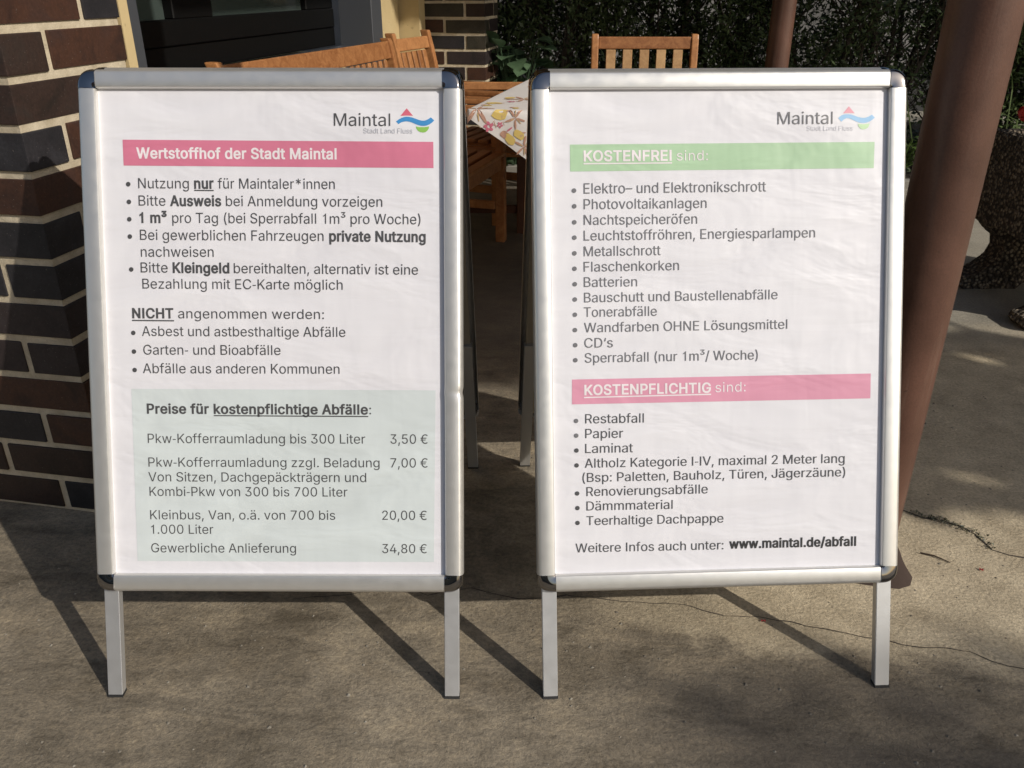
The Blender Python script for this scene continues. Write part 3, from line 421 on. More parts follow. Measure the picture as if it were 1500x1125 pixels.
'r':[259,[[73,0,53,0,53,126,53,253,53,379,72,379,92,379,112,379,112,360,112,340,112,321,113,321,114,321,115,321,122,340,135,355,152,367,170,379,190,385,213,385,218,385,223,385,229,384,235,384,240,384,243,384,243,363,243,343,243,322,242,323,237,323,230,324,223,325,215,326,207,326,189,326,173,322,159,315,145,307,134,297,126,284,118,270,114,255,114,237,114,158,114,79,114,0,93,0]]],
's':[365,[[211,-8,182,-8,156,-8,133,-4,112,3,92,11,75,23,62,38,49,53,40,72,36,94,55,98,74,102,94,107,99,86,109,70,124,60,139,50,158,45,181,45,208,45,229,51,244,62,260,74,268,87,268,103,268,116,263,127,254,136,245,144,231,151,212,155,191,160,170,165,149,170,115,178,89,191,72,208,55,225,47,247,47,274,47,296,53,315,65,332,77,348,94,361,115,370,136,380,160,384,187,384,213,384,235,380,254,372,272,365,287,353,299,339,310,325,319,309,324,290,305,286,287,281,268,277,263,292,255,304,243,316,230,327,212,333,187,333,165,333,146,327,131,317,116,306,109,293,109,277,109,263,114,252,124,243,134,235,150,228,172,223,191,218,210,214,229,209,264,201,290,188,306,171,323,154,331,133,331,107,331,84,325,64,312,47,300,30,282,16,260,6,237,-3]]],
't':[227,[[138,379,204,379,204,362,204,344,204,327,138,327,72,327,6,327,6,344,6,362,6,379,72,379],[65,345,65,471,85,471,106,471,126,471,126,347,126,222,126,98,126,81,129,69,136,61,143,54,154,50,170,50,174,50,179,50,185,51,191,52,197,53,202,54,206,36,209,19,213,2,207,0,200,-2,192,-3,184,-4,176,-4,168,-4,136,-4,110,4,92,21,74,38,65,62,65,93,65,219]]],
'u':[410,[[211,-5,182,-5,157,-5,134,0,115,11,95,21,80,37,69,59,58,80,53,107,53,139,53,219,53,299,53,379,73,379,93,379,114,379,114,301,114,222,114,144,114,114,121,91,137,75,152,58,173,50,200,50,218,50,235,54,249,62,264,70,275,81,283,97,292,112,296,131,296,153,296,228,296,304,296,379,316,379,337,379,357,379,357,253,357,126,357,0,337,0,318,0,298,0,298,31,298,61,298,92,301,92,304,92,307,92,295,57,279,32,257,17,235,2]]],
'v':[389,[[184,0,163,0,114,126,66,253,17,379,40,379,62,379,84,379,111,305,138,230,165,155,174,132,181,110,187,87,193,64,199,42,206,21,198,21,191,21,184,21,191,42,197,64,203,87,209,110,216,132,224,155,251,230,278,305,305,379,327,379,349,379,371,379,323,253,275,126,226,0,205,0]]],
'w':[567,[[158,0,138,0,99,126,61,253,23,379,44,379,66,379,87,379,103,324,118,269,133,214,140,191,147,165,154,137,161,108,168,76,175,41,172,41,168,41,165,41,172,75,179,106,186,135,193,163,199,190,206,214,221,269,237,324,252,379,273,379,295,379,316,379,332,324,347,269,362,214,368,190,375,164,382,136,388,107,395,76,402,41,399,41,395,41,391,41,399,75,406,107,413,135,420,164,427,190,434,214,449,269,465,324,480,379,502,379,523,379,545,379,506,253,468,126,429,0,409,0,389,0,368,0,352,57,335,114,319,172,314,189,309,207,305,225,300,243,295,261,291,280,286,299,281,318,277,338,281,338,286,338,291,338,286,319,281,299,277,280,272,261,267,243,263,225,258,206,253,189,248,172,231,114,215,57,199,0,178,0]]],
'x':[379,[[44,0,21,0,71,73,121,145,171,218,171,202,171,187,171,171,124,240,76,310,29,379,52,379,76,379,100,379,116,355,132,330,147,306,160,287,170,270,179,253,188,237,198,221,207,206,197,206,186,206,175,206,185,221,194,237,202,253,211,270,221,287,233,306,249,330,266,355,282,379,305,379,328,379,352,379,304,309,256,239,209,169,209,184,209,199,209,214,258,143,308,71,358,0,334,0,310,0,287,0,268,28,249,57,231,85,219,103,209,120,200,136,191,152,182,167,173,182,183,182,194,182,205,182,195,167,186,152,178,136,170,120,160,103,148,85,129,57,110,28,91,0,68,0]]],
'z':[380,[[141,0,42,0,42,15,42,30,42,46,112,137,183,228,254,320,254,321,254,322,254,323,185,323,117,323,48,323,48,342,48,361,48,379,143,379,238,379,333,379,333,363,333,347,333,331,264,241,195,150,126,60,126,59,126,58,126,56,197,56,268,56,339,56,339,38,339,19,339,0,240,0]]],
'³':[309,[[179,302,155,302,132,302,112,306,94,312,76,319,62,328,51,341,40,353,35,367,34,383,54,383,74,383,94,383,95,374,102,366,113,360,125,353,139,350,156,350,174,350,189,354,200,362,211,369,216,379,216,392,216,403,210,414,198,422,185,430,168,434,146,434,136,434,125,434,115,434,115,447,115,460,115,473,142,493,168,513,195,534,195,534,195,535,195,535,146,535,98,535,50,535,50,551,50,567,50,583,122,583,194,583,266,583,266,569,266,555,266,541,229,511,191,482,154,453,154,457,154,462,154,466,179,469,200,467,219,461,238,455,252,445,263,432,273,419,278,404,278,387,278,370,273,355,262,342,252,329,237,320,218,313,200,306]]],
'ä':[389,[[182,-9,160,-9,136,-9,114,-4,94,5,75,14,59,27,48,45,36,62,30,83,30,108,30,130,35,147,43,161,52,175,63,185,78,193,92,201,108,207,125,211,143,215,160,218,178,220,201,223,219,225,234,227,248,228,258,231,265,235,272,239,276,245,276,255,276,255,276,256,276,257,276,272,273,286,267,297,261,308,252,316,240,322,228,328,213,331,196,331,178,331,162,328,149,322,136,317,126,309,118,301,110,292,104,283,100,274,80,280,61,285,41,291,50,314,62,332,79,346,95,360,113,369,133,375,153,381,173,384,194,384,208,384,223,383,239,379,255,376,271,370,286,360,301,351,313,338,322,320,332,303,337,280,337,251,337,168,337,84,337,0,317,0,297,0,277,0,277,17,277,35,277,52,275,52,274,52,272,52,268,43,261,34,252,25,243,15,230,7,215,1,200,-5],[155,45,170,45,193,45,212,50,228,59,243,68,255,79,263,93,271,107,276,122,276,138,276,155,276,173,276,190,273,187,268,184,259,182,251,180,242,178,231,176,221,174,210,172,200,171,190,170,182,169,175,168,161,166,147,163,134,159,121,154,111,148,103,139,96,131,92,119,92,105,92,92,95,81,102,72,109,63,118,57,130,52,142,48],[272,443,261,443,250,443,240,447,233,455,225,462,221,472,221,483,221,494,225,504,233,512,240,519,250,523,261,523,272,523,282,519,290,512,298,504,301,494,301,483,301,472,298,462,290,455,282,447],[129,443,117,443,106,443,97,447,89,455,81,462,77,472,77,483,77,494,81,504,89,512,97,519,106,523,117,523,129,523,138,519,146,512,154,504,158,494,158,483,158,472,154,462,146,455,138,447]]],
'ö':[415,[[242,-8,207,-8,173,-8,143,0,117,16,91,33,71,56,56,85,41,114,34,149,34,187,34,227,41,262,56,291,71,321,91,343,117,360,143,376,173,384,207,384,242,384,273,376,299,360,325,343,345,321,359,291,374,262,381,227,381,187,381,149,374,114,359,85,345,56,325,33,299,16,273,0],[182,46,207,46,233,46,254,53,270,66,287,79,299,96,307,117,315,139,319,162,319,187,319,213,315,236,307,258,299,280,287,297,270,310,254,323,233,330,207,330,182,330,161,323,145,310,129,297,116,280,108,258,100,237,96,213,96,187,96,162,100,139,108,117,116,96,129,79,145,66,161,53],[290,443,279,443,268,443,259,447,251,455,243,462,239,472,239,483,239,494,243,504,251,512,259,519,268,523,279,523,290,523,300,519,308,512,316,504,320,494,320,483,320,472,316,462,308,455,300,447],[147,443,136,443,124,443,115,447,107,455,99,462,95,472,95,483,95,494,99,504,107,512,115,519,124,523,136,523,147,523,156,519,164,512,172,504,176,494,176,483,176,472,172,462,164,455,156,447]]],
'ü':[410,[[211,-5,182,-5,157,-5,134,0,115,11,95,21,80,37,69,59,58,80,53,107,53,139,53,219,53,299,53,379,73,379,93,379,114,379,114,301,114,222,114,144,114,114,121,91,137,75,152,58,173,50,200,50,218,50,235,54,249,62,264,70,275,81,283,97,292,112,296,131,296,153,296,228,296,304,296,379,316,379,337,379,357,379,357,253,357,126,357,0,337,0,318,0,298,0,298,31,298,61,298,92,301,92,304,92,307,92,295,57,279,32,257,17,235,2],[288,443,277,443,266,443,256,447,248,455,240,462,236,472,236,483,236,494,240,504,248,512,256,519,266,523,277,523,288,523,298,519,305,512,313,504,317,494,317,483,317,472,313,462,305,455,298,447],[144,443,133,443,122,443,112,447,104,455,97,462,93,472,93,483,93,494,97,504,104,512,112,519,122,523,133,523,144,523,154,519,162,512,170,504,173,494,173,483,173,472,170,462,162,455,154,447]]],
'–':[350,[[233,244,350,244,350,226,350,207,350,188,233,188,117,188,0,188,0,207,0,226,0,244,117,244]]],
'‘':[177,[[75,318,52,318,69,382,87,445,104,509,120,509,135,509,151,509,141,445,131,382,121,318,98,318]]],
'€':[464,[[254,329,364,329,356,312,348,296,341,279,233,279,125,279,16,279,22,296,28,312,34,329,144,329],[225,229,321,229,313,213,305,196,298,179,204,179,110,179,16,179,22,196,28,213,34,229,130,229],[405,481,423,463,415,445,406,427,398,409,388,418,377,426,366,433,354,440,342,446,329,450,316,454,302,456,288,456,260,456,235,448,213,433,191,417,173,395,161,365,148,335,141,298,141,254,141,211,148,174,161,144,173,114,191,91,213,76,235,61,260,53,288,53,303,53,316,55,329,59,342,63,354,68,365,74,376,81,387,88,396,96,405,78,413,60,422,43,404,26,384,14,361,6,338,-3,313,-7,288,-7,247,-7,211,4,179,25,148,46,123,76,105,115,87,154,78,200,78,254,78,308,87,354,105,393,123,433,148,463,179,484,211,505,247,516,288,516,314,516,338,511,361,502,384,494]]]}
TEXT = [
[('Wertstoffhof der Stadt Maintal', -227.8, 938.7, 108.8, 937.6, 17.3, 'b', 'white'),
 ('Nutzung', -226.1, 889.1, -140.7, 888.9, 17.0, '', 'ink'),
 ('nur', -131.7, 888.9, -98.8, 888.9, 17.0, 'b', 'ink'),
 ('für Maintaler*innen', -91.9, 888.9, 105.1, 888.2, 16.9, '', 'ink'),
 ('Bitte', -226.4, 860.4, -181.0, 860.2, 17.0, '', 'ink'),
 ('Ausweis', -173.4, 860.1, -86.9, 859.9, 17.0, 'b', 'ink'),
 ('bei Anmeldung vorzeigen', -78.9, 859.8, 184.7, 858.9, 17.0, '', 'ink'),
 ('1 m³', -225.8, 832.0, -179.6, 831.8, 17.0, 'b', 'ink'),
 ('pro Tag (bei Sperrabfall 1m³ pro Woche)', -170.4, 831.7, 248.8, 829.9, 17.1, '', 'ink'),
 ('Bei gewerblichen Fahrzeugen', -226.1, 803.2, 84.8, 801.7, 17.2, '', 'ink'),
 ('private Nutzung', 94.5, 801.5, 257.4, 800.6, 17.1, 'b', 'ink'),
 ('nachweisen', -225.5, 774.9, -102.0, 774.9, 17.1, '', 'ink'),
 ('Bitte', -226.8, 748.5, -180.9, 748.3, 17.0, '', 'ink'),
 ('Kleingeld', -172.3, 748.2, -76.0, 747.7, 17.0, 'b', 'ink'),
 ('bereithalten, alternativ ist eine', -68.4, 747.6, 244.1, 745.5, 17.0, '', 'ink'),
 ('Bezahlung mit EC-Karte möglich', -224.8, 721.3, 115.9, 719.9, 16.8, '', 'ink'),
 ('NICHT', -244.0, 671.3, -173.5, 671.2, 16.5, 'b', 'ink'),
 ('angenommen werden:', -165.4, 671.0, 83.3, 670.2, 16.5, '', 'ink'),
 ('Asbest und astbesthaltige Abfälle', -228.2, 640.9, 119.4, 639.9, 16.8, '', 'ink'),
 ('Garten- und Bioabfälle', -227.0, 609.0, 8.0, 608.8, 16.8, '', 'ink'),
 ('Abfälle aus anderen Kommunen', -228.8, 577.1, 108.5, 576.8, 16.9, '', 'ink'),
 ('Preise für', -224.6, 507.7, -117.5, 507.5, 16.5, 'b', 'ink'),
 ('kostenpflichtige Abfälle', -109.3, 507.5, 156.3, 507.1, 16.6, 'b', 'ink'),
 (':', 158.6, 507.1, 162.6, 507.1, 16.5, '', 'ink'),
 ('Pkw-Kofferraumladung bis 300 Liter', -224.7, 456.2, 150.9, 456.2, 16.4, '', 'ink'),
 ('3,50 €', 194.5, 456.3, 258.5, 456.3, 16.4, '', 'ink'),
 ('Pkw-Kofferraumladung zzgl. Beladung', -224.9, 415.0, 175.2, 414.9, 16.2, '', 'ink'),
 ('7,00 €', 194.1, 414.9, 258.2, 414.9, 16.2, '', 'ink'),
 ('Von Sitzen, Dachgepäckträgern und', -225.8, 389.2, 151.8, 389.0, 16.3, '', 'ink'),
 ('Kombi-Pkw von 300 bis 700 Liter', -224.7, 363.5, 119.0, 363.5, 16.3, '', 'ink'),
 ('Kleinbus, Van, o.ä. von 700 bis', -224.9, 322.3, 97.1, 322.5, 16.3, '', 'ink'),
 ('20,00 €', 179.0, 322.8, 256.0, 322.8, 16.3, '', 'ink'),
 ('1.000 Liter', -223.9, 296.7, -115.7, 296.9, 16.2, '', 'ink'),
 ('Gewerbliche Anlieferung', -225.0, 263.7, 27.8, 263.7, 16.3, '', 'ink'),
 ('34,80 €', 178.3, 263.8, 255.7, 263.8, 16.2, '', 'ink'),
 ('Maintal', 105.1, 992.4, 199.3, 992.0, 20.5, '', 'ink'),
 ('Stadt Land Fluss', 154.4, 980.2, 236.2, 980.0, 8.2, '', 'pale')],
[('Maintal', 99.2, 993.5, 193.9, 993.7, 20.5, '', 'ink2'),
 ('Stadt Land Fluss', 149.8, 982.5, 229.5, 982.4, 8.1, '', 'pale2'),
 ('KOSTENFREI', -231.5, 934.9, -82.0, 934.8, 17.1, 'b', 'white'),
 ('sind:', -73.2, 934.7, -20.2, 934.7, 16.5, '', 'white'),
 ('Elektro– und Elektronikschrott', -231.6, 881.0, 80.2, 881.6, 17.4, '', 'ink2'),
 ('Photovoltaikanlagen', -231.8, 855.0, -21.9, 855.1, 17.1, '', 'ink2'),
 ('Nachtspeicheröfen', -232.0, 828.8, -38.1, 828.7, 16.9, '', 'ink2'),
 ('Leuchtstoffröhren, Energiesparlampen', -232.3, 802.5, 166.1, 803.2, 16.9, '', 'ink2'),
 ('Metallschrott', -232.5, 776.1, -101.0, 776.5, 16.8, '', 'ink2'),
 ('Flaschenkorken', -232.8, 750.1, -69.3, 750.7, 16.8, '', 'ink2'),
 ('Batterien', -232.8, 724.3, -141.5, 724.1, 16.7, '', 'ink2'),
 ('Bauschutt und Baustellenabfälle', -232.6, 698.1, 101.8, 698.7, 16.7, '', 'ink2'),
 ('Tonerabfälle', -233.2, 673.3, -107.8, 673.4, 16.7, '', 'ink2'),
 ('Wandfarben OHNE Lösungsmittel', -233.0, 647.0, 119.2, 647.5, 16.5, '', 'ink2'),
 ('CD‘s', -232.8, 620.8, -183.9, 620.7, 16.6, '', 'ink2'),
 ('Sperrabfall (nur 1m³/ Woche)', -232.3, 595.1, 68.1, 595.3, 16.6, '', 'ink2'),
 ('KOSTENPFLICHTIG', -234.0, 539.6, -13.8, 539.6, 17.0, 'b', 'white'),
 ('sind:', -6.2, 539.9, 46.9, 540.3, 16.8, '', 'white'),
 ('Restabfall', -232.6, 490.2, -130.9, 489.7, 16.3, '', 'ink'),
 ('Papier', -232.8, 464.6, -167.1, 463.9, 16.4, '', 'ink'),
 ('Laminat', -233.1, 438.6, -150.1, 438.2, 16.2, '', 'ink'),
 ('Altholz Kategorie I-IV, maximal 2 Meter lang', -234.0, 412.9, 223.5, 411.2, 16.2, '', 'ink'),
 ('(Bsp: Paletten, Bauholz, Türen, Jägerzäune)', -238.3, 387.9, 224.9, 387.2, 16.0, '', 'ink'),
 ('Renovierungsabfälle', -231.6, 363.0, -18.9, 362.8, 16.1, '', 'ink'),
 ('Dämmmaterial', -231.8, 337.7, -80.8, 336.8, 16.1, '', 'ink'),
 ('Teerhaltige Dachpappe', -232.1, 311.7, 9.0, 310.2, 16.1, '', 'ink'),
 ('Weitere Infos auch unter:', -251.6, 263.8, 9.2, 262.4, 16.0, '', 'ink'),
 ('www.maintal.de/abfall', 19.6, 263.6, 246.4, 262.6, 16.4, 'b', 'dark')]]
DOTS = [[(-242.9, 895.9), (-242.8, 866.5), (-243.2, 837.6), (-243.3, 808.7), (-242.9, 753.5), (-243.2, 646.0), (-243.2, 614.1), (-243.1, 582.5)], [(-248.2, 886.3), (-248.0, 860.2), (-248.2, 833.5), (-248.3, 807.7), (-248.5, 781.4), (-248.6, 755.4), (-248.4, 729.3), (-248.6, 703.4), (-248.7, 677.5), (-248.9, 651.4), (-248.7, 625.6), (-248.7, 599.8), (-248.6, 495.0), (-248.6, 469.4), (-248.4, 443.5), (-248.4, 417.5), (-248.0, 368.2), (-247.7, 342.5), (-247.8, 316.2)]]
PRINTS = [
[('printed_bar', 'pink', [(-250.1, 969.3), (271.0, 966.2), (271.2, 923.1), (-249.8, 926.7)]),
 ('printed_bar', 'mint', [(-250.1, 550.1), (272.6, 548.7), (268.1, 248.1), (-249.9, 248.0)]),
 ('logo_triangle', 'red', [(226.9, 1021.0), (216.3, 1008.7), (226.8, 1009.2), (237.5, 1008.8)]),
 ('logo_wave', 'blue', [(209.0, 999.6), (213.6, 1003.0), (218.1, 1005.4), (222.3, 1006.7), (226.1, 1007.4), (231.8, 1007.0), (236.4, 1005.9), (242.1, 1003.9), (247.7, 1001.9), (251.8, 1001.0), (255.7, 1000.8), (259.1, 1001.7), (263.2, 1003.7), (267.1, 1006.3), (272.8, 1001.4), (269.4, 997.9), (264.8, 994.8), (260.2, 993.0), (255.7, 992.3), (250.4, 992.5), (245.4, 993.8), (240.9, 995.6), (236.3, 997.6), (231.3, 999.2), (226.1, 999.8), (222.6, 999.4), (218.1, 998.3), (213.0, 995.2)]),
 ('logo_half_disc', 'green', [(242.0, 991.4), (247.7, 990.5), (255.6, 990.3), (260.2, 990.7), (264.3, 991.6), (263.6, 988.1), (261.3, 984.5), (257.9, 982.0), (253.5, 981.4), (249.0, 982.3), (245.3, 984.5), (243.1, 987.6)]),
 ('underline', 'ink', [(-131.8, 886.7), (-98.9, 886.5), (-98.9, 884.7), (-131.9, 884.9)]),
 ('underline', 'ink', [(-244.5, 668.3), (-172.7, 667.8), (-172.8, 665.8), (-244.6, 666.3)]),
 ('underline', 'ink', [(-109.3, 505.1), (156.7, 504.3), (156.7, 502.4), (-109.4, 503.2)])],
[('printed_bar', 'lime', [(-254.3, 962.6), (267.2, 963.2), (266.5, 919.3), (-254.3, 918.1)]),
 ('printed_bar', 'rose', [(-254.9, 566.6), (267.6, 567.3), (267.6, 523.8), (-255.4, 523.8)]),
 ('logo_triangle', 'red2', [(221.7, 1022.8), (212.0, 1011.3), (221.9, 1011.7), (231.8, 1011.2)]),
 ('logo_wave', 'blue2', [(203.9, 1003.0), (206.0, 1005.7), (209.0, 1007.7), (213.0, 1009.1), (217.2, 1009.7), (221.9, 1009.7), (226.7, 1009.0), (231.9, 1007.1), (237.4, 1005.0), (242.1, 1003.9), (246.8, 1003.4), (251.1, 1003.8), (256.2, 1005.6), (262.1, 1008.8), (266.9, 1003.7), (263.4, 1000.6), (258.7, 997.6), (253.3, 995.6), (248.2, 994.8), (242.2, 995.2), (237.5, 996.4), (232.0, 998.7), (226.8, 1001.3), (222.5, 1002.9), (218.5, 1003.3), (213.8, 1001.3), (209.2, 997.3)]),
 ('logo_half_disc', 'green2', [(237.5, 993.9), (243.5, 993.2), (248.2, 992.9), (252.9, 993.4), (258.1, 994.2), (257.2, 990.6), (254.9, 987.0), (251.4, 984.7), (247.4, 984.1), (243.1, 985.0), (240.0, 987.8), (238.3, 990.7)]),
 ('underline', 'white', [(-231.8, 931.6), (-81.3, 931.8), (-81.3, 929.7), (-231.8, 929.5)]),
 ('underline', 'white', [(-234.8, 536.2), (-13.6, 537.6), (-13.6, 535.4), (-234.8, 534.1)])]]

def glyph_loops(ch):
    if ch == 'l': return [[(60,0),(60,509),(120,509),(120,0)]]
    if ch == 'I': return [[(70,0),(70,509),(136,509),(136,0)]]
    if ch == '-': return [[(30,172),(30,222),(200,222),(200,172)]]
    if ch == '1': return [[(282,0),(282,509),(246,509),(220,466),(178,428),(122,400),(122,345),(168,366),(222,400),(222,0)]]
    loops = []
    for p in GLYPHS[ch][1]:
        n = len(p)//6; L = []
        for i in range(n):
            a = p[6*i:6*i+6]; b = p[6*((i+1) % n):6*((i+1) % n)+6]
            p0 = Vector(a[2:4]); p1 = Vector(a[4:6]); p2 = Vector(b[0:2]); p3 = Vector(b[2:4])
            d = p3-p0
            straight = d.length < 1e-6 or (abs(d.cross(p1-p0)) + abs(d.cross(p2-p0)))/max(d.length, 1e-6) < 2.5
            K = 1 if straight else 4
            for k in range(K):
                t = k/K
                q = p0*(1-t)**3 + p1*3*t*(1-t)**2 + p2*3*t*t*(1-t) + p3*t**3
                if not L or (Vector(L[-1])-q).length > 1.0: L.append((q.x, q.y))
        while len(L) > 2 and (Vector(L[-1])-Vector(L[0])).length < 1.0: L.pop()
        if len(L) > 2: loops.append(L)
    return loops

def area(L): return 0.5*sum(L[i][0]*L[(i+1) % len(L)][1]-L[(i+1) % len(L)][0]*L[i][1] for i in range(len(L)))
def winding(pt, loops):
    w = 0; x, y = pt
    for L in loops:
        for i in range(len(L)):
            x0, y0 = L[i]; x1, y1 = L[(i+1) % len(L)]
            if (y0 <= y) != (y1 <= y):
                t = (y-y0)/(y1-y0)
                if x0+t*(x1-x0) > x: w += 1 if y1 > y0 else -1
    return w
GC = {}
def glyph_mesh(ch, bold):
    if (ch, bold) in GC: return GC[(ch, bold)]
    loops = glyph_loops(ch)
    if not loops: GC[(ch, bold)] = ([], []); return GC[(ch, bold)]
    sgn = 1 if max((area(L) for L in loops), key=abs) > 0 else -1
    off = 25.0 if bold else -1.5
    out = []
    for L in loops:
        n = len(L); Q = []
        for i in range(n):
            a, b, c = Vector(L[i-1]), Vector(L[i]), Vector(L[(i+1) % n])
            d1 = (b-a).normalized(); d2 = (c-b).normalized()
            n1 = Vector((d1.y, -d1.x))*sgn; n2 = Vector((d2.y, -d2.x))*sgn
            m = n1+n2
            m = n1 if m.length < 0.3 else m.normalized()/max(0.5, m.normalized().dot(n1))
            Q.append((b.x+m.x*off, b.y+m.y*off*(0.75 if bold else 1)))
        out.append(Q)
    vs, es = [], []
    for L in out:
        o = len(vs); vs += [Vector(q) for q in L]; es += [(o+i, o+(i+1) % len(L)) for i in range(len(L))]
    r = delaunay_2d_cdt(vs, es, [], 0, 0.01)
    V = [tuple(v) for v in r[0]]; F = []
    for f in r[2]:
        c = (sum(V[i][0] for i in f)/len(f), sum(V[i][1] for i in f)/len(f))
        if winding(c, out)*sgn > 0:
            a = area([V[i] for i in f])
            F.append(tuple(f) if a > 0 else tuple(reversed(f)))
    GC[(ch, bold)] = (V, F); return GC[(ch, bold)]
CAPH = max(p[1] for p in glyph_loops('H')[0])
def text_mesh(txt, s0, t0, s1, t1, cap, bold):
    """flat triangles in poster coordinates (mm)"""
    pen = 0; items = []
    for ch in txt:
        adv = {'l': 182, '1': 430, 'I': 206, '-': 232}.get(ch, GLYPHS[ch][0]) + (20 if bold else 0)
        V, F = glyph_mesh(ch, bold); items.append((pen, V, F)); pen += adv
    xs = [p+v[0] for p, V, F in items for v in V]
    x0, x1 = min(xs), max(xs)
    k = cap/CAPH; want = math.hypot(s1-s0, t1-t0)
    fx = want/((x1-x0)*k)
    sx = min(fx, 1.04); extra = (want - (x1-x0)*k*sx)/max(1, len(txt)-1)
    ang = math.atan2(t1-t0, s1-s0); ca, sa = cos(ang), sin(ang)
    OV, OF = [], []
    for i, (p, V, F) in enumerate(items):
        o = len(OV)
        for v in V:
            x = (p+v[0]-x0)*k*sx + extra*i; y = v[1]*k
            OV.append((s0+x*ca-y*sa, t0+x*sa+y*ca))
        OF += [tuple(j+o for j in f) for f in F]
    return OV, OF

# ------------------------------------------------------------------ ground
PHI = radians(11.0)                       # the house stands 11 degrees off the view axis
U = Vector((sin(PHI), cos(PHI), 0)); VL = Vector((-cos(PHI), sin(PHI), 0))
tag(mesh_obj('ground', [(-60,-60,0),(60,-60,0),(60,60,0),(-60,60,0)], [(0,1,2,3)], M_GROUND), kind='structure')

def ribbon(name, pts, w, z, mat, jit=0.006, **k):
    fine = []
    for i in range(len(pts)-1):
        a, b = Vector(pts[i]), Vector(pts[i+1]); n = max(2, int((b-a).length/0.012))
        for j in range(n):
            q = a.lerp(b, j/n); h = noise.noise_vector(Vector((q.x*22, q.y*22, 1.3)))
            fine.append(Vector((q.x+h.x*jit, q.y+h.y*jit)))
    fine.append(Vector(pts[-1])); V, F = [], []
    for i, q in enumerate(fine):
        d = (fine[min(i+1, len(fine)-1)]-fine[max(i-1, 0)]).normalized(); nn = Vector((-d.y, d.x))
        ww = w*(0.35+1.3*abs(noise.noise(Vector((q.x*17, q.y*17, 5.1)))))*(0.25 if i in (0, len(fine)-1) else 1)
        V += [(q.x+nn.x*ww, q.y+nn.y*ww, z), (q.x-nn.x*ww, q.y-nn.y*ww, z)]
        if i: F.append((2*i-2, 2*i-1, 2*i+1, 2*i))
    return tag(mesh_obj(name, V, F, mat), **k)
M_CRACK = flat('dirt in crack', (0.065, 0.054, 0.042), 0.95)
M_MOSS = mat_leaf('crack moss', (0.06, 0.065, 0.035), (0.12, 0.12, 0.07), 20, 0.1)
ribbon('ground_crack', [(-0.086,1.394),(0.014,1.358),(0.113,1.372),(0.21,1.355),(0.348,1.343),(0.423,1.308),(0.491,1.306),(0.567,1.286),(0.663,1.256),(0.744,1.228),(0.866,1.21),(0.922,1.169),(1.1,1.15)], 0.0018, 0.0012, M_CRACK, kind='structure')
ribbon('ground_crack', [(0.88,1.72),(0.942,1.68),(0.971,1.652),(1.014,1.641),(1.041,1.613),(1.065,1.581),(1.075,1.525),(1.102,1.505),(1.18,1.48),(1.4,1.44)], 0.0030, 0.0012, M_CRACK, kind='structure')
ribbon('ground_crack', [(-0.45,1.36),(-0.33,1.372),(-0.24,1.40),(-0.17,1.375),(-0.086,1.394)], 0.0014, 0.0012, M_CRACK, kind='structure')
random.seed(3); A_ = Acc()
mpts = [(0.95,1.675),(0.985,1.648),(1.014,1.641),(1.041,1.613),(1.065,1.581),(1.075,1.525)]
for i in range(240):
    k = random.randrange(len(mpts)-1); t = random.random()
    p = Vector((*mpts[k], 0)).lerp(Vector((*mpts[k+1], 0)), t)+Vector((random.gauss(0, .008), random.gauss(0, .006), 0.001))
    a = random.random()*6.28; r = random.uniform(.002, .006)
    A_.add([p, p+Vector((cos(a)*r, sin(a)*r, r*random.random())), p+Vector((cos(a+1.4)*r, sin(a+1.4)*r, r*1.2*random.random()))], [(0,1,2)])
tag(A_.build('moss', M_MOSS), kind='stuff')
# grit and small stones lying on the concrete
A_ = Acc(); random.seed(11)
for i in range(1500):
    x = random.uniform(-1.4, 1.6); y = random.uniform(0.72, 2.3); r = random.choice([.0008, .001, .0013, .0018, .0026, .0034])*random.uniform(.7, 1.2)
    v = []
    for k in range(5):
        a = 2*pi*k/5+random.random()*.6; v.append((x+cos(a)*r*random.uniform(.7,1.3), y+sin(a)*r*random.uniform(.7,1.3), 0.0))
    v.append((x, y, r*random.uniform(.6, 1.1)))
    A_.add(v, [(k, (k+1) % 5, 5) for k in range(5)])
tg = NT('grit'); tgp = tg.coord(obj='geo'); tg.set(color=tg.ramp(tg.noise(tgp, 25, 2), [(0.35, (0.10,0.085,0.065)), (0.62, (0.27,0.245,0.20))]), rough=0.9)
tag(A_.build('grit', tg.m), kind='stuff')
# fallen petals and a twig
M_PETAL = flat('fallen red petal', (0.36, 0.035, 0.03), 0.6)
def petal(x, y, r, a, label):
    V = [(x+cos(a+k)*r*s, y+sin(a+k)*r*s, 0.0015+h) for k, s, h in ((0, 1, .004), (1.1, .8, .0), (2.2, .9, .003), (3.3, 1.0, .001), (4.4, .7, .005), (5.4, .8, .0))]
    V.append((x, y, 0.0035))
    tag(mesh_obj('petal', V, [(k, (k+1) % 6, 6) for k in range(6)], M_PETAL), label, 'petal', 'red petals fallen on the concrete')
petal(0.498, 1.292, .0052, .4, 'red petal on the concrete beneath the right-hand board')
petal(1.011, 1.453, .0050, 2.0, 'brownish red petal on the sunlit concrete right of the round post')
petal(2.125, 3.701, .012, 1.0, 'red petal on the pale concrete left of the stone planter')
v, f = tube_data([(0.905, 1.512, .003), (0.93, 1.500, .004), (0.955, 1.478, .0025)], [.0016, .0018, .001], 6)
tag(mesh_obj('twig', v, f, flat('twig bark', (0.05, 0.032, 0.02), 0.9)), 'short dark twig on the sunlit concrete near the round post', 'twig')

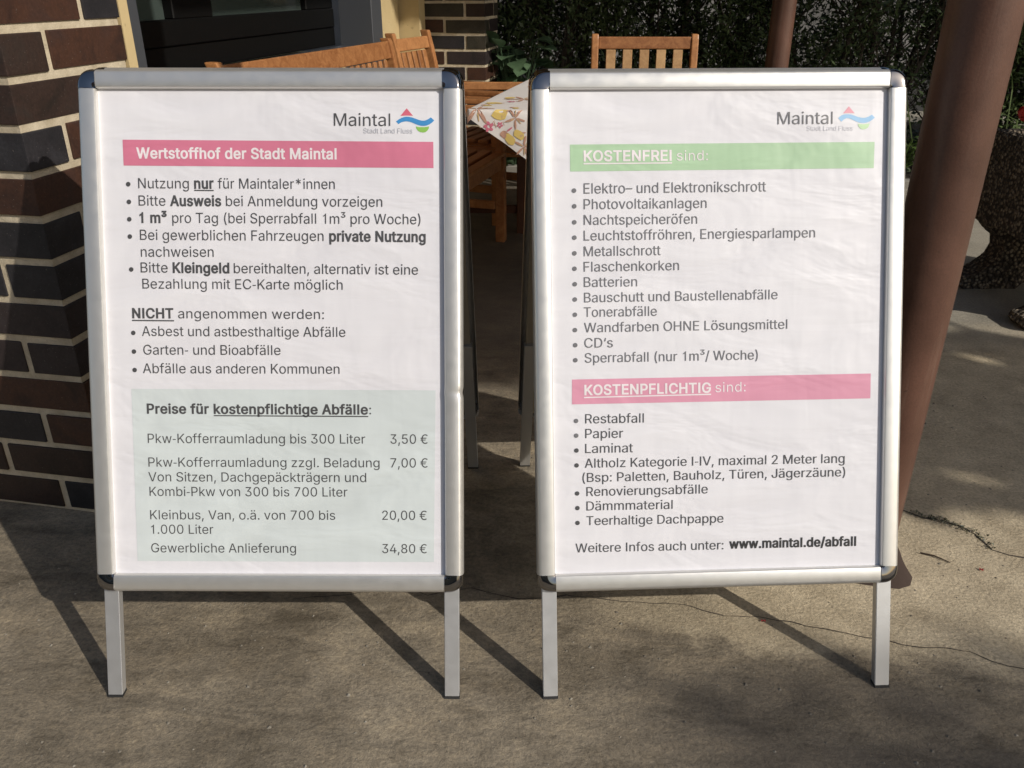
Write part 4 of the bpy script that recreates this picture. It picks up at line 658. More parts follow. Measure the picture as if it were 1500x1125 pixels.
# kerb and planting bed behind it
KR = PHI
kerb = empty('kerb', (2.75, 5.10, 0), -PHI, label='low grey concrete kerb edging the planting bed below the hedge', cat='kerb')
M_KERB = flat('kerb concrete', (0.27, 0.255, 0.22), 0.9)
for i in range(9):
    x = -3.05+i*0.80
    box('kerb_stone', (x+0.004, 0, -0.1), (x+0.796, 0.07, 0.045+0.003*(i % 2)), M_KERB, kerb, 0.006)
M_SOIL = flat('soil', (0.035, 0.026, 0.018), 1.0)
e = Vector((cos(PHI), -sin(PHI), 0)); K0 = Vector((2.75, 5.10, 0))+U*0.07
P4 = [K0-e*3.05, K0+e*4.2, K0+e*4.2+U*2.6, K0-e*3.05+U*2.6]
tag(mesh_obj('soil', [(q.x, q.y, 0.030) for q in P4], [(0,1,2,3)], M_SOIL), kind='structure')

# ------------------------------------------------------------------ brick piers
CRS = 0.0888; JT = 0.0160; BH = CRS-JT; BL = 0.2435; BD = 0.1165
def make_brick(L, Dp):
    v, f = box_data(0, 0, 0, L, Dp, BH)
    me = bpy.data.meshes.new('brick'); me.from_pydata(v, [], f); bevel_mesh(me, 0.0028, 2)
    for v_ in me.vertices:
        v_.co += Vector((noise.noise(v_.co*70), noise.noise(v_.co*70+Vector((9,0,0))), noise.noise(v_.co*70+Vector((0,9,0)))))*0.0022
    return me
BR = {}
def brick(L, Dp, mi):
    k = (round(L, 3), round(Dp, 3), mi)
    if k not in BR:
        BR[k] = make_brick(L, Dp); BR[k].materials.append(M_BRICKS[mi])
    return BR[k]
def pier(loc, label, width, depth, z0, courses, seed, right_first_long):
    """corner at the origin, front face along local -X, side face along local +Y (going back)"""
    rnd = random.Random(seed)
    root = empty('brick_pier', loc, -PHI, label=label, cat='pier', group='dark brick piers of the house')
    ins = 0.0045
    box('mortar', (-width+ins, ins, max(z0, 0)), (-ins, depth-ins, z0+courses*CRS), M_MORTAR, root)
    pal = lambda: rnd.choices([0,1,2,3,4], [3,3,.9,3,2.2])[0]
    for c in range(courses):
        z = z0+c*CRS+JT/2
        if z < -0.02: continue
        long_side = (c % 2 == 0) == right_first_long     # corner stretcher lies along the side face
        def put(x, y, L, Dp):
            o = link('brick', brick(L, Dp, pal()), root)
            o.location = (x+rnd.uniform(-.0012, .0012), y+rnd.uniform(-.0012, .0012), z+rnd.uniform(-.0012, .0012))
            o.rotation_euler = (0, 0, rnd.uniform(-.004, .004))
        if long_side:
            put(-BD, 0, BD, BL)                                  # header on the front, stretcher on the side
            r = depth-BL-JT
            if r > 0.03: put(-BD, BL+JT, BD, r)
            x = -BD-JT
        else:
            put(-BL, 0, BL, BD)                                  # stretcher on the front, header on the side
            y = BD+JT; r = depth-y
            if r > 0.03: put(-BD, y, BD, r)
            x = -BL-JT
        while x > -width+0.03:                                   # rest of the front face
            L = min(BL, x+width)
            put(x-L, 0, L, BD); x -= L+JT
    return root
pier((-0.9432, 1.6585, 0), 'dark clinker brick pier with cream joints beside the left board, reaching the picture edge', 1.02, 0.378, 0.977-11*CRS, 22, 5, True)
pier((-0.160, 5.44, 0), 'far dark brick pier in front of the hedge, right of the cream wall', 0.378, 0.378, -0.028, 24, 9, False)

# ------------------------------------------------------------------ house wall with window
house = empty('house_wall', (-1.276, 3.108, 0), -PHI-radians(0.7), label='cream rendered house wall round the black window behind the left board', cat='wall')
# local frame: Y runs back along the wall, X points away from the house
box('plaster', (-0.30, -1.35, 0), (0.0, 1.86, 0.80), M_PLASTER, house)
box('plaster', (-0.30, -1.35, 0.80), (0.0, -0.17, 2.25), M_PLASTER, house)
box('plaster', (-0.30, -1.35, 2.25), (0.0, 1.86, 2.95), M_PLASTER, house)
box('window_sill', (-0.02, -0.17, 0.80), (0.055, 1.84, 0.835), M_GREY, house, 0.004)
box('window_trim', (-0.12, -0.17, 0.835), (0.012, -0.005, 2.25), M_GREY, house, 0.003)
fr = box('window_frame', (-0.10, 0.0, 0.838), (-0.040, 1.79, 0.93), M_BLACK, house, 0.004)
for (y0, z0, y1, z1, x0, x1) in ((0.0, .93, .02, 2.24, -.10, -.04), (0.02, .93, 1.77, 1.02, -.095, -.028),
                                 (.27, 1.02, .55, 2.24, -.10, -.030), (1.46, 1.02, 1.79, 2.24, -.10, -.04), (0.0, 2.14, 1.79, 2.249, -.099, -.031)):
    box('window_bar', (x0, y0, z0), (x1, y1, z1), M_BLACK, house, 0.004)
for y0, y1 in ((0.02, .27), (.55, 1.46)):
    box('pane', (-0.075, y0, 1.02), (-0.069, y1, 2.14), M_GLASS, house)
box('room_back', (-0.29, 0.0, 0.81), (-0.28, 1.80, 2.24), flat('dark interior', (0.02, 0.022, 0.02), 0.9), house)
# return beside the window: grey panel then cream render up to the far pier
ret = empty('cream_wall_panel', (0, 0, 0), 0, label='cream rendered wall strip with grey edge between the window and far brick pier', cat='wall')
def yawbox(name, x0, x1, y, z0, z1, mat, parent, th=0.14, bev=0.0):
    Mx = Matrix.Translation((x1, y, 0)) @ Matrix.Rotation(-PHI, 4, 'Z')
    return box(name, (-(x1-x0)/cos(PHI), 0, z0), (0, th, z1), mat, parent, bev, M=Mx)
yawbox('grey_panel', -0.925, -0.742, 4.84, 0, 2.9, M_GREY, ret, 0.16, 0.003)
yawbox('plaster', -0.79, -0.729, 5.10, 0, 2.9, M_PLASTER, ret, 0.30)
yawbox('plaster', -0.725, -0.548, 5.395, 0, 2.9, M_PLASTER, ret, 0.30)
box('plaster_edge', (-0.0415, 0.375, 0), (-0.0005, 0.408, 1.95), M_PLASTER, None, M=Matrix.Translation((-0.9432, 1.6585, 0)) @ Matrix.Rotation(-PHI, 4, 'Z') @ Matrix.Translation((0, 0.006, 0)))
o = bpy.data.objects['plaster_edge']; o.name = 'wall_return'
tag(o, 'narrow strip of cream render along the back edge of the near brick pier', 'wall')

# terrace roof over the columns, above the picture
roof = empty('terrace_roof', (0, 0, 0), label='flat terrace roof carried by the two round brown posts', cat='roof')
Mx = Matrix.Translation((1.15, 1.42, 0)) @ Matrix.Rotation(-PHI, 4, 'Z')
box('roof_slab', (-3.2, 0.0, 2.95), (0, 5.4, 3.07), flat('roof boards', (0.30, 0.24, 0.17), 0.7), roof, 0.01, M=Mx)

# ------------------------------------------------------------------ round posts
def column(x, y, r, lean, label, collar):
    root = empty('round_post', (x, y, 0), label=label, cat='post', group='round brown posts carrying the terrace roof')
    v, f = tube_data([(lean*h, 0, h) for h in (0, .02, .5, 1.0, 1.6, 2.2, 2.948)], [r]*7, 40)
    o = mesh_obj('shaft', v, f, M_PIPE, root, True)
    if collar:
        A = Acc(); rings = []
        rnd = random.Random(4)
        rb = lambda a: 1.30+0.62*max(0, sin(-a))**1.5+.15*max(0, -cos(a))
        ro = [r*(rb(k/28*6.283)+0.50*noise.noise(Vector((cos(k/28*6.283)*1.7, sin(k/28*6.283)*1.7, 3)))) for k in range(28)]
        V = []; F = []
        for j, (fr_, z) in enumerate(((0.98, .040), (1.06, .034), (0.65, .020), (1.0, .0008))):
            for k in range(28):
                a = 2*pi*k/28
                rr = r*fr_ if j < 2 else r+(ro[k]-r)*fr_
                V.append((cos(a)*rr, sin(a)*rr, z))
        for j in range(3):
            for k in range(28): F.append((j*28+k, (j+1)*28+k, (j+1)*28+(k+1) % 28, j*28+(k+1) % 28))
        mesh_obj('foot_collar', V, F, flat('brown primer on mortar', (0.048, 0.030, 0.022), 0.9), root, True)
    return root
column(0.780, 1.52, 0.0600, 0.004, 'near round brown post leaning behind the right board', True)
column(1.393, 4.70, 0.0600, 0.0, 'far round brown post in front of the hedge', False)

# ------------------------------------------------------------------ sign boards
W_, HF, EXT, FW, INS = 0.640, 0.888, 0.1952, 0.0315, 0.0085
TT = EXT+HF
PROF = [(0.0, -0.010), (0.0, 0.0005), (0.0007, 0.0042), (0.0026, 0.0080), (0.0052, 0.0106), (0.0082, 0.0118), (0.0265, 0.0108), (0.0295, 0.0100), (0.0308, 0.0084), (0.0315, 0.0055), (0.0315, -0.0045)]
PAPER_N = -0.0005
def signboard(loc, psi, alpha, label, side_data, dent):
    root = empty('advertising_board', loc, psi, label=label, cat='sign board', group='two folding poster boards')
    yc = TT*sin(alpha)+0.013
    def mk(front):
        if front: return lambda s, t, n: (s, t*sin(alpha)-n*cos(alpha), t*cos(alpha)+n*sin(alpha))
        return lambda s, t, n: (-s, 2*yc-(t*sin(alpha)-n*cos(alpha)), t*cos(alpha)+n*sin(alpha))
    for front in (True, False):
        Bf = mk(front)
        hw = W_/2; t0, t1 = EXT, TT
        def rail(a, b, outdir, prof=PROF, stations=None, dentfn=None):
            """a,b: ends on the OUTER edge line (s,t); outdir: unit vector pointing outward"""
            a, b, od = Vector(a), Vector(b), Vector(outdir)
            st = stations or [0, 1]
            V = []; F = []; n = len(prof)
            for q in st:
                c = a.lerp(b, q)
                for (u, h) in prof:
                    du, dh = dentfn((c.x, c.y), u, h) if dentfn else (0, 0)
                    w = c-od*(u+du); V.append(Bf(w.x, w.y, h+dh))
            for i in range(len(st)-1):
                for j in range(n-1): F.append((i*n+j, i*n+j+1, (i+1)*n+j+1, (i+1)*n+j))
            F.append(tuple(range(n-1, -1, -1))); F.append(tuple(range((len(st)-1)*n, len(st)*n)))
            o = mesh_obj('frame_rail', V, F, M_ALU, root)
            bm = bmesh.new(); bm.from_mesh(o.data); bmesh.ops.recalc_face_normals(bm, faces=bm.faces); bm.to_mesh(o.data); bm.free()
            o.data.polygons.foreach_set('use_smooth', [len(p.vertices) == 4 for p in o.data.polygons])
            o.data.set_sharp_from_angle(angle=radians(30))
            return o
        c = 0.0325; g = 0.0006
        dfn = None
        if dent and front:
            def dfn(q, u, h):
                d = (q[1]-dent)/0.006
                k = math.exp(-d*d)
                return (0.0017*k if u < 0.004 else 0.0008*k, -0.0014*k if 0.002 < u < 0.012 else 0.0)
        sts = [0]+[((dent or .6)+d-t0-c)/(t1-t0-2*c) for d in (-.06,-.03,-.018,-.012,-.008,-.004,0,.004,.008,.012,.018,.03,.06)]+[1] if dent and front else None
        rail((-hw, t0+c), (-hw, t1-c), (-1, 0)); rail((hw, t0+c), (hw, t1-c), (1, 0), stations=sts, dentfn=dfn)
        rail((-hw+c, t1), (hw-c, t1), (0, 1)); rail((-hw+c, t0), (hw-c, t0), (0, -1))
        # chromed corners: the rail profile swept round the inner corner
        for sx in (-1, 1):
            for sy, tc in ((1, t1-c), (-1, t0+c)):
                cx = sx*(hw-c); V = []; F = []; n = 0; K = 12
                prof = [(u, h+0.0012) for u, h in PROF[:8]]+[(c-0.0005, 0.0100)]
                n = len(prof)
                for k in range(K+1):
                    a = (pi/2)*k/K
                    for (u, h) in prof:
                        r = c-u*0.985
                        # slightly squared corner outline
                        sq = 1.0+0.10*(sin(2*a))**1.5*(r/c)
                        V.append(Bf(cx+sx*cos(a)*r*sq, tc+sy*sin(a)*r*sq, h))
                for k in range(K):
                    for j in range(n-1): F.append((k*n+j, k*n+j+1, (k+1)*n+j+1, (k+1)*n+j))
                o = mesh_obj('corner_cap', V, F, M_CHROME, root, True)
                bm = bmesh.new(); bm.from_mesh(o.data); bmesh.ops.remove_doubles(bm, verts=bm.verts, dist=1e-5)
                # close the two cut sides
                bmesh.ops.holes_fill(bm, edges=[e_ for e_ in bm.edges if e_.is_boundary], sides=60)
                bmesh.ops.recalc_face_normals(bm, faces=bm.faces); bm.to_mesh(o.data); bm.free()
                o.data.polygons.foreach_set('use_smooth', [True]*len(o.data.polygons)); o.data.set_sharp_from_angle(angle=radians(35))
        # legs
        for sx in (-1, 1):
            s0 = sx*(hw-INS); s1 = s0-sx*0.0258
            def Z(n): return -n*sin(alpha)/cos(alpha)      # t where the point meets the ground
            V = []
            for s in (s0, s1):
                for n_ in (-0.0015, -0.0165):
                    V.append(Bf(s, Z(n_)+0.004, n_)); V.append(Bf(s, t0+0.25, n_))
            F = [(0,1,3,2), (4,6,7,5), (0,4,5,1), (2,3,7,6), (0,2,6,4), (1,5,7,3)]
            o = mesh_obj('leg', V, F, M_LEG, root)
            bm = bmesh.new(); bm.from_mesh(o.data); bmesh.ops.recalc_face_normals(bm, faces=bm.faces)
            bmesh.ops.bevel(bm, geom=list(bm.edges), offset=0.0009, segments=2, affect='EDGES'); bm.to_mesh(o.data); bm.free()
            V = []
            for s in (s0+sx*.0006, s1-sx*.0006):
                for n_ in (-0.0010, -0.0170):
                    V.append(Bf(s, Z(n_), n_)); V.append(Bf(s, Z(n_)+0.0042, n_))
            o2 = mesh_obj('foot_cap', V, F, M_RUBBER, o)
        # backing and poster
        i_ = hw-0.012
        def slab(name, h, n0, n1, mat, par, tt=0.0):
            V = [Bf(x, y, n) for n in (n0, n1) for x, y in ((-h, t0+0.012), (h, t0+0.012), (h, t1-0.012-tt), (-h, t1-0.012-tt))]
            F = [(0,1,2,3), (7,6,5,4), (0,4,5,1), (1,5,6,2), (2,6,7,3), (3,7,4,0)]
            o = mesh_obj(name, V, F, mat, par)
            bm = bmesh.new(); bm.from_mesh(o.data); bmesh.ops.recalc_face_normals(bm, faces=bm.faces); bm.to_mesh(o.data); bm.free(); return o
        slab('back_panel', i_, -0.0078, -0.0020, M_BACK, root)
        ps = slab('poster', i_-0.001, -0.0016, PAPER_N, M_PAPER, root)
        if front and side_data is not None:
            T, D, P = side_data
            for nm, co, pts in P:
                n_ = PAPER_N+0.0004 if nm != 'underline' else PAPER_N+0.0009
                V = [Bf(x/1000, y/1000, n_) for x, y in pts]
                vs = [Vector((x, y)) for x, y in pts]
                r = delaunay_2d_cdt(vs, [(i, (i+1) % len(vs)) for i in range(len(vs))], [], 1, 0.001)
                V = [Bf(v[0]/1000, v[1]/1000, n_) for v in r[0]]
                F = [tuple(f) if area([r[0][i] for i in f]) > 0 else tuple(reversed(f)) for f in r[2]]
                o = mesh_obj(nm, V, F, INK[co], ps)
                if co == 'mint': o['label'] = 'pale mint green box behind the price list'
            for (tx, a, b, c_, d, cap, st, co) in T:
                V2, F2 = text_mesh(tx, a, b, c_, d, cap, 'b' in st)
                mesh_obj('lettering', [Bf(x/1000, y/1000, PAPER_N+0.0009) for x, y in V2], F2, INK[co], ps)
            for (x, y) in D:
                r = 3.9
                V = [Bf((x+cos(k/14*2*pi)*r)/1000, (y+sin(k/14*2*pi)*r)/1000, PAPER_N+0.0009) for k in range(14)]
                mesh_obj('bullet_point', V, [tuple(range(14))], INK['ink2' if len(D) > 10 and y > 450 else 'ink'], ps)
    # hinge pieces joining both frames on top
    for s in (-0.22, 0.22):
        v, f = box_data(s-0.02, yc-0.016, TT*cos(alpha)-0.012, s+0.02, yc+0.016, TT*cos(alpha)-0.004)
        mesh_obj('hinge', v, f, M_ALU, root)
    return root
B0 = signboard((-0.40479, 1.09499, 0), radians(-0.350), radians(20.883), 'silver framed poster board headed Wertstoffhof der Stadt Maintal, price box below, left of the pair', (TEXT[0], DOTS[0], PRINTS[0]), 0.545)
B1 = signboard((0.36676, 1.10598, 0), radians(2.521), radians(21.191), 'silver framed poster board with green KOSTENFREI bar, standing before the round brown post', (TEXT[1], DOTS[1], PRINTS[1]), None)

# ------------------------------------------------------------------ garden furniture
def lathed_post(name, pts, w, d, mat, parent, bev=0.006):
    """square post following a side profile: pts = [(y,z)], width w along x centred"""
    V = []; F = []
    for (y, z) in pts:
        V += [(-w/2, y-d/2, z), (w/2, y-d/2, z), (w/2, y+d/2, z), (-w/2, y+d/2, z)]
    for i in range(len(pts)-1):
        for k in range(4): F.append((4*i+k, 4*i+(k+1) % 4, 4*i+4+(k+1) % 4, 4*i+4+k))
    F.append((3,2,1,0)); q = 4*(len(pts)-1); F.append((q, q+1, q+2, q+3))
    me = bpy.data.meshes.new(name); me.from_pydata(V, [], F)
    bevel_mesh(me, bev, 2); me.materials.append(mat)
    return me
def seat_piece(kind, label, cat, loc, yaw, w, top, nslat, slat_w, wood, slatwood, rail_h=0.065, pitch=None, arms=True, group=None, seat_z=0.43, depth=0.46, lean=0.10, post_up=0.014):
    """faces local -Y; back posts at y = +0"""
    r = empty(kind, loc, yaw, label=label, cat=cat, group=group)
    def by(z): return 0.0 if z < seat_z else (z-seat_z)/(top-seat_z)*lean
    for sx in (-1, 1):
        me = lathed_post('leg', [(0.01, 0), (0, seat_z), (by(top-.06), top-.06), (by(top), top-.01), (by(top)+.010, top+post_up)], 0.036, 0.045, wood, r)
        o = link('leg', me, r); o.location = (sx*(w/2-0.018), 0, 0)
        me = lathed_post('leg', [(-depth, 0), (-depth, 0.64 if arms else seat_z)], 0.045, 0.045, wood, r)
        o = link('leg', me, r); o.location = (sx*(w/2-0.0225), 0, 0)
        box('side_rail', (sx*(w/2-0.035)-.011, -depth+.024, seat_z-.075), (sx*(w/2-0.035)+.011, -.024, seat_z-.02), wood, r, .003)
        box('stretcher', (sx*(w/2-0.035)-.011, -depth+.024, .16), (sx*(w/2-0.035)+.011, -.024, .20), wood, r, .003)
        if arms: box('armrest', (sx*(w/2-0.022)-.032, -depth-.03, .64), (sx*(w/2-0.022)+.032, by(.65)-.02, .663), wood, r, .006, 2)
    Rx = lambda z: Matrix.Translation((0, by(z), z)) @ Matrix.Rotation(-math.atan2(lean, top-seat_z), 4, 'X')
    iw = w/2-0.036
    box('top_rail', (-iw, -.013, -rail_h), (iw, .013, 0), wood, r, .005, 2, M=Rx(top))
    box('lower_rail', (-iw, -.012, 0), (iw, .012, .045), wood, r, .003, 1, M=Rx(seat_z+.06))
    L = (top-rail_h)-(seat_z+.105)
    p_ = pitch or (2*iw/(nslat+1))
    for i in range(nslat):
        x = (i-(nslat-1)/2)*p_
        box('back_slat', (x-slat_w/2, -.006, 0), (x+slat_w/2, .006, L*1.01), slatwood, r, .002, 1, M=Rx(seat_z+.105))
    box('front_rail', (-iw, -depth-.011, seat_z-.08), (iw, -depth+.011, seat_z-.02), wood, r, .003)
    n = 7
    for i in range(n):
        y = -depth+.0+i*(depth-.03)/(n-1)
        box('seat_slat', (-w/2+.008, y-.026, seat_z-.018), (w/2-.008, y+.026, seat_z), wood, r, .004)
    return r
# bench along the house wall (its back runs from (-0.945,2.87) to (-0.566,4.16))
def place_line(a, b):
    a, b = Vector(a), Vector(b); m = (a+b)/2; d = b-a
    return m, math.atan2(d.y, d.x), d.length
m, ang, L = place_line((-0.950, 2.855), (-0.560, 4.175))
yaw = ang-pi                 # so that local -Y points to the right, away from the wall
yaw = ang
nrm = Vector((sin(ang), -cos(ang)))
seat_piece('wooden_bench', 'long slatted wooden bench along the house wall under the black window', 'bench', (m.x-nrm.x*(-0.075), m.y-nrm.y*(-0.075), 0), yaw, L, 0.90, 22, 0.030, M_WOOD, M_WOOD, rail_h=0.075, group='wooden garden seats', lean=0.085, post_up=0.012)
m, ang, L = place_line((-0.568, 4.50), (-0.432, 4.84))
nrm = Vector((sin(ang), -cos(ang)))
seat_piece('wooden_armchair', 'wooden slatted armchair between the bench end and the far brick pier', 'chair', (m.x+nrm.x*0.07, m.y+nrm.y*0.07, 0), ang, L+.05, 0.885, 5, 0.040, M_WOOD, M_WOOD, rail_h=0.06, group='wooden garden seats', lean=0.10, post_up=0.03)
seat_piece('wooden_armchair', 'wooden armchair with five pale back slats in front of the hedge, above the right board', 'chair', (0.700, 4.72, 0), radians(-1.5), 0.560, 0.885, 5, 0.050, M_WOOD, M_WOODP, rail_h=0.060, pitch=0.0885, group='wooden garden seats', lean=0.05)
# low bench seen between the boards: horizontal back boards, dark legs
lb = empty('low_bench', (-0.33, 4.50, 0), radians(-1), label='low brown bench with horizontal back boards between the two sign boards', cat='bench', group='wooden garden seats')
for z0, z1, m_ in ((.650, .688, M_WOOD), (.590, .638, M_WOOD), (.525, .578, M_WOOD)):
    box('back_board', (-.45, -.012+(.69-z0)*-.15, z0), (.46, .012+(.69-z0)*-.15, z1), m_, lb, .004)
for x in (-.42, .36):
    box('leg', (x, -.02, 0), (x+.045, .03, .64), M_WOODD, lb, .004)
    box('leg', (x, -.36, 0), (x+.045, -.315, .38), M_WOODD, lb, .004)
for i in range(4): box('seat_slat', (-.45, -.37+i*.095, .38), (.42, -.29+i*.095, .40), M_WOOD, lb, .004)
box('stretcher', (-.375, -.345, .10), (.36, -.325, .14), M_WOODD, lb, .003)

# table under its cloth
tb = empty('garden_table', (-0.150, 3.10, 0), -radians(13), label='wooden garden table hidden under the flowered cloth', cat='table')
TX, TY = 0.86, 1.45
box('table_top', (0.008, 0.008, .705), (TX-.008, TY-.008, .735), M_WOODD, tb, .004)
for x, y in ((.52, .12), (.52, 1.27), (.23, 1.27)):
    box('leg', (x, y, 0), (x+.055, y+.055, .705), M_WOODD, tb, .004)
t = NT('cotton cloth'); P = t.coord(); n_ = t.noise(P, 3, 3)
t.set(color=t.ramp(n_, [(0.3, (0.70, 0.66, 0.64)), (0.7, (0.78, 0.75, 0.72))]), rough=0.85, spec=0.2)
t.bump(t.noise(P, 700, 2), 0.2, .0004); M_CLOTH = t.m
cl = empty('tablecloth', (-0.150, 3.10, 0), -radians(13), label='white tablecloth printed with yellow and pink flowers and fruit, hanging in a point', cat='tablecloth')
def cloth_pt(x, y):
    """x,y: cloth coordinates; outside the table edge the cloth turns down"""
    zt = .7385; R = .012
    ox = -x if x < 0 else (x-TX if x > TX else 0); oy = -y if y < 0 else (y-TY if y > TY else 0)
    cx = min(max(x, 0), TX); cy = min(max(y, 0), TY)
    o_ = max(ox, oy) if min(ox, oy) <= 0 else math.hypot(ox, oy)
    fold = .010*sin(x*17+1)*min(1, oy/.15)+.010*sin(y*15)*min(1, ox/.15)
    sx = -1 if x < 0 else 1; sy = -1 if y < 0 else 1
    out = R*(1-math.exp(-o_/R*1.5)) + o_*.10 + abs(fold)*min(1, o_/.05)
    dx = sx*out*(ox/(ox+oy)) if ox+oy > 0 else 0; dy = sy*out*(oy/(ox+oy)) if ox+oy > 0 else 0
    z = zt-max(0, o_-R*.5)*.985+.0010*noise.noise(Vector((x*9, y*9, 0)))
    if o_ > 0 and o_ < R: z = zt-o_*o_/R*.5
    return Vector((cx+dx, cy+dy, z))
def drop(q, L): return 0.035+0.62*max(0, min(q, L-q))*(1 if min(q, L-q) < .34 else .34/min(q, L-q))
NX, NY = 44, 64; V, F = [], []
import itertools
for j in range(NY+9*2+1-1):
    pass
xs_in = [TX*i/NX for i in range(NX+1)]; ys_in = [TY*j/NY for j in range(NY+1)]
KD = 9
grid = []
for j in range(-KD, NY+KD+1):
    row = []
    for i in range(-KD, NX+KD+1):
        xi = min(max(i, 0), NX); yj = min(max(j, 0), NY)
        x = xs_in[xi]; y = ys_in[yj]
        if i < 0: x = -0.032*((-i)/KD)
        if i > NX: x = TX+drop(y, TY)*((i-NX)/KD)
        if j < 0: y = -drop(xs_in[xi], TX)*((-j)/KD)
        if j > NY: y = TY+drop(xs_in[xi], TX)*((j-NY)/KD)
        row.append((x, y))
    grid.append(row)
nx = NX+2*KD+1
for row in grid:
    for (x, y) in row: V.append(cloth_pt(x, y))
for j in range(len(grid)-1):
    for i in range(nx-1): F.append((j*nx+i, j*nx+i+1, (j+1)*nx+i+1, (j+1)*nx+i))
mesh_obj('cloth', V, F, M_CLOTH, cl, True)
# printed flowers and fruit
FCOL = {'y': flat('printed yellow', (0.72, 0.54, 0.17), .85), 'p': flat('printed pink', (0.60, 0.17, 0.24), .85), 'b': flat('printed brown', (0.52, 0.30, 0.22), .85), 'o': flat('printed ochre', (0.60, 0.42, 0.22), .85)}
FK = list(FCOL); FV, FF, FM = [], [], []
def blot(c, x, y, rx, ry, rot, n=12, rag=.18):
    pts = []
    for k in range(n):
        a = 2*pi*k/n; r = 1+rag*noise.noise(Vector((x*40+cos(a)*2, y*40+sin(a)*2, 0)))*2
        px_, py_ = cos(a)*rx*r, sin(a)*ry*r
        pts.append((x+px_*cos(rot)-py_*sin(rot), y+px_*sin(rot)+py_*cos(rot)))
    vs = []
    for (a, b) in [(x, y)]+pts:
        q = cloth_pt(a, b); q2 = q+Vector((0, -.0016 if b < 0.004 else 0, .0016 if b > -.02 else .0002))
        if a < 0: q2.x -= .0016
        vs.append(q2)
    o = len(FV); FV.extend(vs); FF.extend([(o, o+k+1, o+(k+1) % n+1) for k in range(n)]); FM.extend([FK.index(c)]*n)
def motif(kind, x, y, s, rot):
    FV.clear(); FF.clear(); FM.clear(); s *= .82
    if kind == 'star':
        for k in range(5):
            a = rot+k*1.2566; blot('b', x+cos(a)*s*.55, y+sin(a)*s*.55, s*.5, s*.11, a, 9)
        for k in range(3):
            a = rot+.6+k*2.0; blot('o', x+cos(a)*s*.45, y+sin(a)*s*.45, s*.35, s*.05, a, 7)
    if kind == 'lemon':
        blot('y', x, y, s*.55, s*.42, rot); blot('o', x+s*.2, y-s*.1, s*.22, s*.12, rot+1, 8); blot('b', x+s*.5, y+s*.2, s*.22, s*.06, rot+.8, 7)
    if kind == 'flower':
        for k in range(5):
            a = rot+k*1.2566; blot('p', x+cos(a)*s*.28, y+sin(a)*s*.28, s*.2, s*.14, a+.5, 8)
        for k in range(3): blot('b', x+s*.4+k*s*.1, y+s*.4-k*s*.15, s*.2, s*.03, .9+k*.5, 6)
    if kind == 'bee':
        blot('b', x-s*.25, y+s*.15, s*.3, s*.24, rot); blot('y', x+s*.15, y-s*.15, s*.42, s*.30, rot-.7); blot('p', x+s*.1, y+s*.5, s*.25, s*.06, rot+.9, 7)
def _put():
    o = mesh_obj('printed_motif', FV, FF, None, cl)
    for k in FK: o.data.materials.append(FCOL[k])
    o.data.polygons.foreach_set('material_index', FM)
for k_, x, y, s, r_ in (('star', .030, .00, .075, .3), ('bee', .035, .10, .05, 1.2), ('flower', .10, .22, .045, 2.0), ('flower', .115, -.055, .030, 2.2), ('lemon', .185, -.085, .045, 2.4), ('star', .205, -.125, .045, .2), ('lemon', .07, .33, .06, 1.5), ('bee', .15, .06, .045, 2.8), ('lemon', .115, -.018, .062, .2), ('flower', .075, -.062, .050, .5), ('bee', .145, -.095, .065, -.2),
                        ('star', .170, -.030, .045, 1.0), ('flower', .165, .50, .07, .2), ('lemon', .05, .16, .07, .1), ('star', .13, .30, .09, .9), ('bee', .24, .10, .07, 0), ('bee', .09, .72, .08, .4), ('star', .20, .85, .08, .1), ('lemon', .12, 1.1, .09, .1)):
    motif(k_, x, y, s, r_); _put()
rnd = random.Random(8)
for i in range(60):
    x = rnd.uniform(.3, TX+.1); y = rnd.uniform(-.12, TY); motif(rnd.choice(['star', 'lemon', 'flower', 'bee']), x, y, rnd.uniform(.05, .08), rnd.uniform(0, 6)); _put()

# ------------------------------------------------------------------ concrete planter with geranium
pl = empty('stone_planter', (1.90, 3.42, 0), radians(1), label='dark exposed aggregate planter trough on curled feet at the right edge', cat='planter')
# local: far-left corner at origin, X to the right, -Y towards the camera
ZT, ZB = 0.625, 0.275
def rough_obj(name, me, amp, sc, parent, sub=3):
    bm = bmesh.new(); bm.from_mesh(me)
    bmesh.ops.subdivide_edges(bm, edges=bm.edges, cuts=sub, use_grid_fill=True)
    bm.normal_update()
    for v in bm.verts:
        v.co += v.normal*amp*noise.noise(v.co*sc)
    bm.to_mesh(me); bm.free(); me.materials.append(M_AGG); me.polygons.foreach_set('use_smooth', [True]*len(me.polygons))
    return link(name, me, parent)
def frustum(x0, y0, x1, y1, zt, zb, ins):
    return [(x0, y0, zt), (x1, y0, zt), (x1, y1, zt), (x0, y1, zt), (x0+ins, y0+ins, zb), (x1-ins, y0+ins, zb), (x1-ins, y1-ins, zb), (x0+ins, y1-ins, zb)]
V = frustum(0, -.66, .60, 0, ZT, ZB, -0.012)+frustum(.045, -.615, .555, -.045, ZT, ZT-.09, 0.01)
F = [(4,5,6,7), (0,1,5,4), (1,2,6,5), (2,3,7,6), (3,0,4,7), (0,8,9,1), (1,9,10,2), (2,10,11,3), (3,11,8,0), (8,12,13,9), (9,13,14,10), (10,14,15,11), (11,15,12,8), (15,14,13,12)]
me = bpy.data.meshes.new('trough'); me.from_pydata(V, [], F)
bm = bmesh.new(); bm.from_mesh(me); bmesh.ops.recalc_face_normals(bm, faces=bm.faces); bm.to_mesh(me); bm.free()
bevel_mesh(me, .018, 2); rough_obj('trough', me, .006, 45, pl, 4)
box('soil_fill', (.05, -.61, ZT-.085), (.55, -.05, ZT-.035), M_SOIL, pl)
